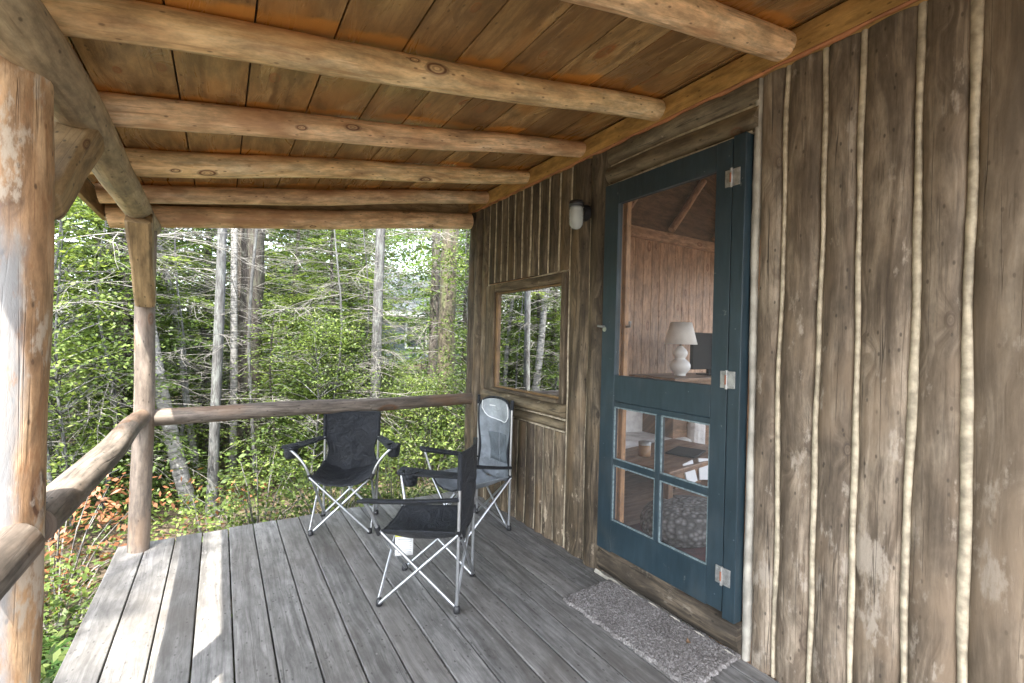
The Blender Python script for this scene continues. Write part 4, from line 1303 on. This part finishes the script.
mb.build("roof", M['metalroof'], nb)
mb = MB(); mb.box((-5.4, -0.54, 2.20), (5.4, -0.505, 2.37), 0); mb.build("gutter", M['whitetrim'], nb)
for x0_ in (-3.2, -0.6, 2.2):
    mb = MB(); mb.box((x0_ - 0.08, -0.05, 0.72), (x0_ + 1.08, -0.002, 1.98), 0); w_ = mb.build("window", M['whitetrim'], nb)
    mb = MB(); mb.box((x0_, -0.07, 0.8), (x0_ + 1.0, -0.052, 1.9), 0); mb.build("pane", M['darkglass'], w_)

# =========================================================================================
# FOREST
def leaf_obj(name, c, d, nrm, L, Wd, rnd, mat, parent=None, bend=0.0):
    """many small pointed leaf faces in one mesh. c base point, d direction, nrm face normal"""
    n = len(c)
    d = d / np.linalg.norm(d, axis=1, keepdims=True)
    sd = np.cross(nrm, d); sd /= np.linalg.norm(sd, axis=1, keepdims=True) + 1e-9
    L = L[:, None]; Wd = Wd[:, None]
    up = np.cross(d, sd)
    p0 = c; p1 = c + d * L * 0.45 + sd * Wd * 0.5 + up * bend * L; p2 = c + d * L; p3 = c + d * L * 0.45 - sd * Wd * 0.5 + up * bend * L
    V = np.stack([p0, p1, p2, p3], 1).reshape(-1, 3).astype(np.float32)
    me = bpy.data.meshes.new(name)
    me.vertices.add(4 * n); me.loops.add(4 * n); me.polygons.add(n)
    me.vertices.foreach_set("co", V.ravel())
    me.loops.foreach_set("vertex_index", np.arange(4 * n, dtype=np.int32))
    me.polygons.foreach_set("loop_start", np.arange(0, 4 * n, 4, dtype=np.int32))
    me.polygons.foreach_set("loop_total", np.full(n, 4, dtype=np.int32))
    a = me.attributes.new("rnd", 'FLOAT', 'POINT')
    a.data.foreach_set("value", np.repeat(rnd, 4).astype(np.float32))
    me.materials.append(mat)
    me.update(calc_edges=True)
    o = bpy.data.objects.new(name, me)
    COL.objects.link(o)
    if parent: o.parent = parent
    return o

def unit(v): return v / (np.linalg.norm(v, axis=-1, keepdims=True) + 1e-9)

def conifer_crown(seed, H, z0, Rm, nbr, dens=1.0, droop=0.25, leaf=(0.055, 0.026), twig=0.28, power=0.8):
    """sprays of foliage on drooping boughs round a trunk along z"""
    r = np.random.default_rng(seed)
    C, D, Nn, L, Wd, RN = [], [], [], [], [], []
    boughs = MB()
    ph = r.uniform(0, 6.28)
    for b in range(nbr):
        q = ((b + r.uniform(0, 1)) / nbr)
        z = z0 + (H - z0) * q
        ph += 2.4 + r.uniform(-0.5, 0.5)
        Lb = Rm * ((1 - q) ** power) * r.uniform(0.55, 1.15) + 0.15
        out = np.array([math.cos(ph), math.sin(ph), 0.0])
        rise = r.uniform(-0.1, 0.25)
        tone = r.uniform(0.15, 0.85)
        side0 = np.cross(out, [0, 0, 1.0]); sw = r.uniform(-0.35, 0.35); dr = droop * r.uniform(0.3, 1.7); wv = r.uniform(0, 6.28)
        P_ = lambda t: np.array([0, 0, z]) + out * Lb * t + np.array([0, 0, 1]) * (rise * Lb * t - dr * Lb * t * t + 0.03 * Lb * math.sin(t * 7 + wv)) + side0 * (sw * Lb * t * t)
        nst = max(3, int(Lb / 0.075 * dens))
        side = np.cross(out, [0, 0, 1.0])
        if nbr < 200: boughs.tube([tuple(P_(t)) for t in (0, 0.2, 0.4, 0.6, 0.8, 1.0)], [0.003 + 0.008 * Lb, 0.003 + 0.006 * Lb, 0.003 + 0.003 * Lb, 0.004, 0.003, 0.002], 4, caps=False)
        for k in range(nst):
            t = (k + r.uniform(0, 1)) / nst
            if t < 0.18: continue
            p = P_(t)
            for sgn in (-1, 1):
                tw = twig * (1.15 - t * 0.7) * r.uniform(0.5, 1.2)
                dv = unit(out * r.uniform(0.4, 1.0) + side * sgn * r.uniform(0.5, 1.0) + np.array([0, 0, r.uniform(-0.45, 0.12)]))
                nl = max(2, int(tw / 0.032 * dens))
                ts = np.linspace(0.08, 1, nl)
                cc = p + dv * tw * ts[:, None] + np.array([0, 0, -0.12]) * tw * (ts ** 2)[:, None]
                s2 = np.cross(dv, [0, 0, 1.0])
                sg = np.where(np.arange(nl) % 2 == 0, 1, -1)[:, None]
                dd = unit(dv * 0.9 + s2 * sg * r.uniform(0.5, 1.0, (nl, 1)) + r.normal(0, 0.18, (nl, 3)))
                nn = unit(np.array([0, 0, 1.0]) + r.normal(0, 0.45, (nl, 3)))
                C.append(cc); D.append(dd); Nn.append(nn)
                L.append(leaf[0] * r.uniform(0.6, 1.4, nl)); Wd.append(leaf[1] * r.uniform(0.6, 1.3, nl))
                RN.append(np.clip(tone + r.normal(0, 0.14, nl), 0, 1))
    return tuple(np.concatenate(a) for a in (C, D, Nn, L, Wd, RN)), boughs

def clump_leaves(seed, centres, spread, n_each, leaf=(0.07, 0.045), flat=0.6):
    r = np.random.default_rng(seed)
    C, D, Nn, L, Wd, RN = [], [], [], [], [], []
    for c in centres:
        n = int(n_each * r.uniform(0.6, 1.3))
        off = r.normal(0, 1, (n, 3)) * np.array(spread)
        C.append(np.array(c) + off)
        D.append(unit(r.normal(0, 1, (n, 3)) * [1, 1, 0.5] + [0, 0, -0.25]))
        Nn.append(unit(r.normal(0, 0.55, (n, 3)) + [0, 0, 1]))
        L.append(leaf[0] * r.uniform(0.6, 1.4, n)); Wd.append(leaf[1] * r.uniform(0.6, 1.3, n))
        RN.append(np.clip(r.uniform(0.05, 0.8) + r.normal(0, 0.2, n), 0, 1))
    return tuple(np.concatenate(a) for a in (C, D, Nn, L, Wd, RN))

def trunk_mesh(H, r0, seed, lean=(0, 0), zb=-0.25, wob=0.05, seg=12, bend=0.05, taper=0.35):
    mb = MB()
    pts = logpts((0, 0, zb), (lean[0], lean[1], H), 22, bend, seed)
    mb.tube(pts, [r0 * (1 - (1 - taper) * k / 22) * (1.35 if k == 0 else 1.08 if k == 1 else 1) for k in range(23)], seg, wob=wob, caps=False)
    return mb, pts

def bare_branch(seed, L, updown=0.0):
    """a dead branch with side twigs, growing along +x"""
    r = random.Random(seed)
    mb = MB()
    def grow(p, d, l, rad, depth):
        pts = [p]
        n = 6
        cur = Vector(d)
        for k in range(n):
            cur = (cur + Vector((r.gauss(0, .10), r.gauss(0, .10), r.gauss(0, .07) - 0.03))).normalized()
            pts.append(pts[-1] + cur * l / n)
        mb.tube(pts, [rad * (1 - 0.8 * k / n) for k in range(n + 1)], 4 if depth else 5, caps=False)
        if depth < 2:
            m = r.randint(6, 9) if depth == 0 else r.randint(2, 4)
            for _ in range(m):
                k = r.randint(1, n - 1)
                s = r.choice((-1, 1))
                nd = (cur + Vector((0, 0, r.uniform(-.5, .4))) + Vector((-d[1], d[0], 0)).normalized() * s * r.uniform(.6, 1.3)).normalized()
                grow(pts[k], nd, l * r.uniform(.25, .55), max(rad * 0.6, 0.0012), depth + 1)
    grow(Vector((0, 0, 0)), Vector((1, 0, updown)).normalized(), L, 0.0048 * (0.5 + L * 0.45), 0)
    return mb
BB = []
for k in range(7):
    o = bare_branch(300 + k, 0.9 + 0.2 * (k % 4), 0.15 - 0.1 * (k % 3)).build("bare_branch", M['deadtwig'])
    BB.append(o.data)
    bpy.data.objects.remove(o)

def add_bare(root, pts, zlo, zhi, n, seed, smin=0.6, smax=1.3, toward=None):
    r = random.Random(seed)
    for i in range(n):
        z = zlo + (zhi - zlo) * (i + r.random()) / n
        c = min(pts, key=lambda p: abs(p.z - z))
        o = bpy.data.objects.new("bare_branch", BB[r.randrange(len(BB))])
        COL.objects.link(o)
        o.parent = root
        o.location = (c.x, c.y, z)
        a = r.uniform(0, 6.28) if toward is None else toward + r.gauss(0, 0.8)
        o.rotation_euler = (r.uniform(-0.3, 0.3), r.uniform(-0.25, 0.2), a)
        s = r.uniform(smin, smax)
        o.scale = (s, s, s)

def polar(theta, dist):
    a = R(theta)
    return dist * math.sin(a), dist * math.cos(a)

# crown meshes, shared by several trees
CR = {}
def crown(key, *a, mat='cedar', **k):
    if key not in CR:
        data, boughs = conifer_crown(*a, **k)
        o = leaf_obj("crown", *data, M[mat]); me = o.data; bpy.data.objects.remove(o)
        b = boughs.build("boughs", M['deadtwig']); bm_ = b.data; bpy.data.objects.remove(b)
        CR[key] = (me, bm_)
    return CR[key]
crown('cedar_low', 11, 6.2, 0.1, 1.35, 150, dens=1.45, mat='cedar', leaf=(0.05, 0.026))
crown('cedar_tall', 12, 9.5, 0.5, 1.7, 170, dens=1.0, mat='cedar', leaf=(0.07, 0.036))
crown('hem_high', 13, 11.0, 2.6, 2.0, 120, dens=1.0, mat='hemlock', droop=0.35, leaf=(0.075, 0.032))
crown('hem_mid', 14, 9.0, 0.8, 1.9, 150, dens=1.0, mat='hemlock', droop=0.3, leaf=(0.09, 0.042))
crown('sapling', 15, 2.6, 0.1, 0.75, 60, dens=1.2, mat='cedar', leaf=(0.045, 0.022), twig=0.2)

def tree(name, label, theta, dist, H, r0, bark, crown_key=None, cs=(1, 1), lean=(0, 0), bare=(0, 0, 0), seed=1, cat="tree", group=None, xy=None, wob=0.05, taper=0.35, toward=None, bend=0.05, bsize=(0.6, 1.3)):
    x, y = xy if xy else polar(theta, dist)
    root = empty(name, (x, y, gheight(x, y)))
    tag(root, label, cat, group)
    mb, pts = trunk_mesh(H, r0, seed, lean, wob=wob, taper=taper, bend=bend)
    mb.build("trunk", M[bark], root)
    if crown_key:
        me, bo = CR[crown_key]
        for nm, dt in (("crown", me), ("boughs", bo)):
            o = bpy.data.objects.new(nm, dt); COL.objects.link(o); o.parent = root
            o.rotation_euler = (0, 0, seed * 1.7); o.scale = (cs[0], cs[0], cs[1])
            o.location = (lean[0] * 0.3, lean[1] * 0.3, 0)
    if bare[0]:
        add_bare(root, pts, bare[1], bare[2], bare[0], seed + 50, bsize[0], bsize[1], toward)
    return root

TG = "trees behind the porch"
# individual trees the photo shows
tree("slim_tree", "slim straight grey trunk standing just right of the back porch post", -0.4, 5.6, 9.0, 0.050, 'greybark', None, lean=(0.05, 0.1), bare=(30, 0.9, 4.0), seed=21, group=TG, taper=0.6, bend=0.02, bsize=(0.35, 0.8))
tree("birch_tree", "thin pale birch stem rising close beside the shaggy dark trunk", 1.4, 7.0, 9.0, 0.045, 'birch', None, lean=(0.0, 0.1), seed=22, group=TG, taper=0.6)
tree("old_conifer", "thick dark shaggy trunk hung with dead twigs left of centre", 2.6, 7.4, 10.0, 0.215, 'bark', None, (1, 1), bare=(60, 1.2, 5.2), seed=23, group=TG, wob=0.09)
tree("spindly_tree", "spindly pale stem right of the shaggy dark trunk", 3.6, 6.3, 6.5, 0.022, 'greybark', None, lean=(-0.15, 0.0), bare=(9, 0.6, 3.2), seed=24, group=TG, bend=0.08, bsize=(0.25, 0.6))
tree("lichen_tree", "straight grey trunk with pale lichen in the middle of the opening", 15.9, 6.6, 10.0, 0.072, 'greybark', None, (1, 1), bare=(36, 1.4, 4.4), seed=25, group=TG, taper=0.7, bend=0.02)
tree("dark_conifer", "narrow dark trunk just left of the mossy trunk", 22.4, 8.2, 10.0, 0.085, 'bark', None, (1, 1), bare=(8, 1.0, 3.5), seed=26, group=TG, taper=0.7)
tree("mossy_tree", "stout mossy brown trunk beside the cabin corner", 24.2, 6.9, 10.0, 0.135, 'mossbark', None, (1, 1), bare=(10, 0.6, 3.4), seed=27, group=TG, taper=0.7, wob=0.08)
tree("leaning_birch", "white birch leaning left behind the back railing", -1.6, 5.9, 4.4, 0.075, 'birch', None, lean=(-1.0, 0.55), seed=28, group=TG, taper=0.5)
tree("young_birch", "thin second birch leaning beside the slim grey trunk", -0.9, 6.6, 4.0, 0.040, 'birch', None, lean=(-0.75, 0.4), seed=29, group=TG, taper=0.6)
cedars = [
    (-12.5, 7.2, 'cedar_low', (1.15, 1.0), "bushy bright cedar at the far left beside the thick front post"),
    (-8.0, 6.6, 'cedar_low', (0.95, 0.9), "bright cedar filling the gap between the front post and the back post"),
    (-4.8, 9.0, 'cedar_tall', (1.1, 1.0), "tall cedar seen behind the back porch post"),
    (-10.0, 10.5, 'cedar_tall', (1.2, 1.1), "tall cedar behind the bushy ones at the far left"),
    (7.0, 8.8, 'cedar_low', (1.0, 0.85), "bushy cedar right of the shaggy dark trunk"),
    (10.8, 7.2, 'cedar_low', (0.95, 0.62), "sunlit round cedar in the middle of the opening"),
    (12.8, 8.2, 'cedar_low', (0.9, 0.70), "cedar close left of the lichen covered trunk"),
    (18.0, 8.0, 'sapling', (0.9, 0.7), "small cedar in front of the blue-grey house"),
    (21.2, 7.0, 'sapling', (0.9, 0.6), "young cedar left of the mossy trunk"),
    (26.2, 8.6, 'cedar_tall', (0.9, 1.0), "tall cedar partly hidden by the cabin corner"),
    (3.5, 11.5, 'hem_mid', (1.2, 1.1), "hemlock behind the shaggy dark trunk"),
    (9.0, 12.5, 'hem_mid', (1.2, 1.1), "hemlock standing far behind the sunlit round cedar"),
    (-1.5, 10.8, 'cedar_tall', (1.1, 1.0), "tall cedar behind the slim grey trunk"),
    (14.2, 13.5, 'hem_high', (1.0, 1.0), "hemlock with a high crown left of the blue-grey house"),
    (24.8, 12.0, 'hem_mid', (1.2, 1.2), "hemlock behind the mossy trunk right of the blue-grey house"),
]
for i, (th, ds, ck, cs, lb) in enumerate(cedars):
    Ht = {'cedar_low': 6.2, 'cedar_tall': 9.5, 'hem_mid': 9.0, 'hem_high': 11.0, 'sapling': 2.6}[ck]
    tree("cedar_tree" if 'hem' not in ck else "hemlock_tree", lb, th, ds, Ht * cs[1], 0.06 if ck != 'sapling' else 0.025, 'bark', ck, cs,
         bare=((20, 0.4, 4.0) if ck in ('cedar_low', 'cedar_tall') else (16, 1, 5) if ck != 'sapling' else (0, 0, 0)), seed=60 + i, group=TG, taper=0.15,
         toward=-1.9)
# trees left of the porch: their reflection stands in the window, their crowns dapple the deck
tree("cedar_tree", "tall cedar mirrored in the cabin window", 0, 0, 9.5, 0.11, 'greybark', 'cedar_tall', (1.0, 1.0), seed=90, group=TG, xy=(-2.6, 7.6), bare=(8, .4, 3))
tree("cedar_tree", "sunny cedar at the left edge of the window reflection", 0, 0, 6.2, 0.10, 'bark', 'cedar_low', (1.2, 1.0), seed=91, group=TG, xy=(-4.6, 9.0), bare=(8, .4, 3))
tree("hemlock_tree", "hemlock left of the porch whose branches dapple the deck with shade", 0, 0, 11.0, 0.13, 'bark', 'hem_high', (0.85, 1.0), seed=92, group=TG, xy=(-3.68, -1.08))

# shrubs and saplings near the porch
def shrub(name, label, xy, h, rad, n, each, leaf, mat, seed, cat="shrub", group=None, spread=0.12):
    x, y = xy
    root = empty(name, (x, y, gheight(x, y)))
    tag(root, label, cat, group)
    r = np.random.default_rng(seed)
    cs = []
    st = MB()
    for k in range(n):
        a = r.uniform(0, 6.28); rr = rad * math.sqrt(r.uniform(0, 1)); zz = h * r.uniform(0.2, 1.0) * (1 - 0.4 * (rr / rad) ** 2)
        c = (rr * math.cos(a), rr * math.sin(a), zz)
        cs.append(c)
        st.tube([(c[0] * 0.2, c[1] * 0.2, -0.05), (c[0] * 0.6, c[1] * 0.6, zz * 0.6), c], [0.008, 0.005, 0.002], 4, caps=False)
    leaf_obj("foliage", *clump_leaves(seed, cs, (spread, spread, spread * 0.6), each, leaf), M[mat], root)
    st.build("stem", M['deadtwig'], root)
    return root
shrub("leafy_shrub", "bright green leafy shrub under the side railing, nearest the deck edge", (-0.95, 2.75), 0.55, 0.36, 44, 40, (0.045, 0.028), 'broad', 401)
shrub("leafy_shrub", "green shrub at the bottom left below the thick post", (-1.0, 1.95), 0.40, 0.38, 40, 40, (0.045, 0.028), 'broad', 402)
shrub("leafy_shrub", "low green shrub outside the deck corner, below the back post", (-0.8, 3.85), 0.42, 0.4, 34, 36, (0.042, 0.026), 'broad', 403)
shrub("dead_shrub", "rust orange dead foliage beneath the side railing", (-0.95, 4.45), 0.80, 0.50, 26, 34, (0.065, 0.026), 'deadfern', 404)
shrub("dead_shrub", "small rusty dead foliage behind the deck corner right of the back post", (-0.05, 5.0), 0.7, 0.30, 6, 16, (0.06, 0.026), 'deadfern', 414)
shrub("leafy_shrub", "yellow-green shrub behind the black chair at the back rail", (0.95, 4.6), 0.95, 0.5, 40, 40, (0.048, 0.026), 'broad', 405)
shrub("leafy_shrub", "loose green shrub left of the black chair at the back rail", (0.35, 4.9), 0.85, 0.5, 24, 32, (0.055, 0.03), 'broad', 406)
shrub("leafy_shrub", "yellow-green shrub between the two black chairs and the corner", (1.5, 4.55), 0.9, 0.45, 40, 40, (0.048, 0.026), 'broad', 407)
shrub("leafy_shrub", "bush left of the front post's cedar, by the forest edge", (-1.9, 4.5), 0.9, 0.6, 40, 40, (0.048, 0.026), 'broad', 408)
shrub("leafy_shrub", "bush under the slim grey trunk behind the rail", (-0.55, 6.5), 0.7, 0.5, 26, 32, (0.055, 0.032), 'broad', 409)
shrub("leafy_shrub", "bush under the mossy trunk beside the cabin corner", (2.35, 5.6), 1.1, 0.55, 30, 34, (0.06, 0.034), 'broad', 410)
for i, (x_, y_, s_, lb) in enumerate([(0.55, 6.3, 0.9, "young cedar behind the black chair and rail"), (1.25, 6.6, 1.0, "young cedar below the lichen covered trunk"), (-0.9, 6.9, 0.95, "young cedar left of the leaning birch"),
                                      (-1.6, 5.6, 0.75, "young cedar behind the orange dead foliage"), (2.0, 7.4, 1.1, "young cedar under the round sunlit cedar"), (-0.2, 8.0, 1.2, "young cedar under the shaggy dark trunk")]):
    tree("cedar_sapling", lb, 0, 0, 2.4 * s_, 0.025, 'bark', 'sapling', (s_, s_), seed=120 + i, cat="sapling", group="young cedars behind the railing", xy=(x_, y_), taper=0.2)
# young broadleaf trees between the trunks
def leafy_tree(label, th, ds, H, rad, seed, name="maple_sapling", mat='broad', n=70, each=85, leaf=(0.05, 0.03)):
    x, y = polar(th, ds)
    root = empty(name, (x, y, gheight(x, y)))
    tag(root, label, "sapling", "leafy saplings in the wood")
    r = np.random.default_rng(seed)
    mb, pts = trunk_mesh(H, 0.018, seed, (r.uniform(-.2, .2), r.uniform(-.2, .2)), bend=0.06, taper=0.2, seg=6)
    bo = mb; cs = []
    for k in range(n):
        z = H * r.uniform(0.12, 1.0); a = r.uniform(0, 6.28); l = rad * r.uniform(0.3, 1.0) * math.sin(math.pi * min(0.97, 0.25 + 0.7 * z / H)) ** 0.7
        c = (l * math.cos(a), l * math.sin(a), z + l * 0.25)
        b = min(pts, key=lambda p: abs(p.z - (z - l * 0.3)))
        c = (c[0] + b.x, c[1] + b.y, c[2])
        bo.tube([tuple(b), ((b.x + c[0]) / 2, (b.y + c[1]) / 2, (b.z + c[2]) / 2 + 0.03), c], [0.006, 0.004, 0.002], 4, caps=False)
        cs.append(c)
    leaf_obj("foliage", *clump_leaves(seed, cs, (0.15, 0.15, 0.075), each, leaf), M[mat], root)
    mb.build("trunk", M['greybark'], root)
for i, a in enumerate([
    ("leafy sapling at the far left beside the thick post", -11.0, 5.6, 3.0, 0.75),
    ("leafy sapling between the front post and the back post", -8.2, 7.6, 3.6, 0.8),
    ("leafy sapling close left of the back post", -6.2, 7.0, 2.6, 0.55),
    ("leafy sapling behind the gap between the slim grey trunk and the shaggy dark trunk", 0.6, 11.0, 3.4, 0.75),
    ("leafy sapling right of the shaggy dark trunk", 7.2, 7.2, 2.3, 0.5),
    ("tall leafy sapling behind the black chair's back", 9.0, 6.0, 2.1, 0.65),
    ("leafy sapling left of the lichen covered trunk", 11.9, 6.6, 2.0, 0.5),
    ("leafy sapling right of the lichen covered trunk", 19.0, 6.4, 1.2, 0.55),
    ("tall leafy sapling left of the blue-grey house, right behind the lichen covered trunk", 16.6, 11.5, 4.6, 0.7),
    ("low leafy sapling left of the mossy trunk", 21.3, 6.2, 1.25, 0.5),
    ("bright leafy sapling squeezed between the mossy trunk and the cabin corner", 26.6, 6.4, 3.8, 0.5),
    ("leafy sapling far behind the leaning birch", -3.0, 8.0, 3.4, 0.8)]):
    leafy_tree(*a, seed=700 + i, n=60 if a[3] < 2.5 else 85, leaf=(0.034, 0.020) if i % 2 else (0.042, 0.024))
# dead spruces: bare stems with a web of pale twigs
for i, (lb, th, ds, H, n) in enumerate([
    ("bare dead sapling with pale twigs left of the back post", -9.0, 6.0, 3.6, 22), ("bare dead sapling with pale twigs right beside the back post", -3.6, 6.4, 3.8, 34),
    ("bare dead sapling with a web of twigs in the middle of the opening", 11.0, 6.2, 4.2, 44), ("bare dead sapling with twigs left of the lichen covered trunk", 14.0, 7.0, 4.2, 38),
    ("bare dead sapling at the far left edge beside the thick front post", -12.5, 5.4, 3.4, 18), ("bare twiggy dead sapling left of the mossy trunk", 21.8, 9.0, 2.4, 14)]):
    tree("dead_sapling", lb, th, ds, H, 0.02, 'greybark', None, seed=800 + i, cat="dead tree", group="bare dead saplings in the wood", bare=(n, 0.5, H), bend=0.1, bsize=(0.5, 1.1), taper=0.3)
# ferns
def fern(label, xy, size, seed):
    x, y = xy
    root = empty("fern", (x, y, gheight(x, y)))
    tag(root, label, "fern", "ferns beside the deck")
    r = np.random.default_rng(seed)
    C, D, Nn, L, Wd, RN = [], [], [], [], [], []
    st = MB()
    for k in range(9):
        a = k * 0.7 + r.uniform(-.2, .2)
        o = np.array([math.cos(a), math.sin(a), 0]); sd_ = np.array([-o[1], o[0], 0])
        l = size * r.uniform(0.8, 1.15)
        f = lambda t: o * l * t * 0.9 + np.array([0, 0, l * (1.1 * t - 0.85 * t * t)])
        st.tube([tuple(f(t)) for t in (0, .25, .5, .75, 1)], [.003, .003, .002, .0015, .001], 4, caps=False)
        tone = r.uniform(.2, .9)
        for t in np.linspace(0.15, 1, 18):
            for s in (-1, 1):
                C.append(f(t)); D.append(unit(sd_ * s + o * 0.45 + np.array([0, 0, -.2]))); Nn.append(unit(np.array([0, 0, 1.0]) + r.normal(0, .2, 3)))
                ll = l * 0.30 * math.sin(math.pi * (0.12 + 0.85 * t)); L.append(ll); Wd.append(ll * 0.28); RN.append(np.clip(tone + r.normal(0, .1), 0, 1))
    leaf_obj("frond", np.array(C), np.array(D), np.array(Nn), np.array(L), np.array(Wd), np.array(RN), M['fern'], root)
    st.build("stem", M['fern'], root)
fern("green fern at the deck's left edge near the bottom", (-0.82, 2.25), 0.5, 1)
fern("green fern beside the back post just off the deck corner", (-0.85, 3.25), 0.42, 2)
fern("green fern behind the far deck edge left of the black chair", (0.1, 4.35), 0.42, 3)

# undergrowth and litter as ground cover; far wood as one mass
r_ = np.random.default_rng(500)
def scatter(n, xr, yr, hid=True):
    out = []
    while len(out) < n:
        p = r_.uniform((xr[0], yr[0]), (xr[1], yr[1]))
        if -0.45 < p[0] < 7 and p[1] < 3.68: continue
        out.append((p[0], p[1], gheight(*p)))
    return np.array(out)
pc = np.concatenate([scatter(1500, (-7, 6), (0, 13)), scatter(420, (-2.6, 2.0), (3.7, 6.2)), scatter(160, (-2.2, -0.5), (1.5, 3.8))]); pc[:, 2] += r_.uniform(0.02, 0.35, len(pc))
o = leaf_obj("undergrowth", *clump_leaves(501, pc, (0.12, 0.12, 0.07), 16, (0.042, 0.024)), M['broad'])
tag(o, "low green undergrowth covering the forest floor", "undergrowth", kind='stuff')
pc = scatter(14000, (-6, 6), (0, 12)); pc[:, 2] += 0.012
n = len(pc)
o = leaf_obj("leaf_litter", pc, unit(r_.normal(0, 1, (n, 3)) * [1, 1, .15]), unit(r_.normal(0, .35, (n, 3)) + [0, 0, 1]), r_.uniform(.03, .075, n), r_.uniform(.02, .045, n), r_.uniform(0, 1, n), M['litter'])
tag(o, "brown fallen leaves littering the forest floor", "leaf litter", kind='stuff')
th = np.radians(r_.uniform(-66, 50, 2100)); dd = r_.uniform(12.5, 27, 2100)
cs = np.stack([dd * np.sin(th), dd * np.cos(th), r_.uniform(-0.1, 1.0, 2100) * 10.0], 1)
keep = ~((np.degrees(th) > 15.5) & (np.degrees(th) < 23.0) & (dd < 23) & (cs[:, 2] < 5.5))
th2 = np.radians(r_.uniform(11, 30, 420)); d2 = r_.uniform(29, 36, 420)
cs = np.concatenate([cs[keep], np.stack([d2 * np.sin(th2), d2 * np.cos(th2), r_.uniform(1, 13, 420)], 1)])
o = leaf_obj("distant_forest", *clump_leaves(502, cs, (0.75, 0.75, 0.45), 80, (0.22, 0.11)), M['hemlock'])
tag(o, "dense green wood closing off the view behind the nearer trees", "forest", kind='stuff')
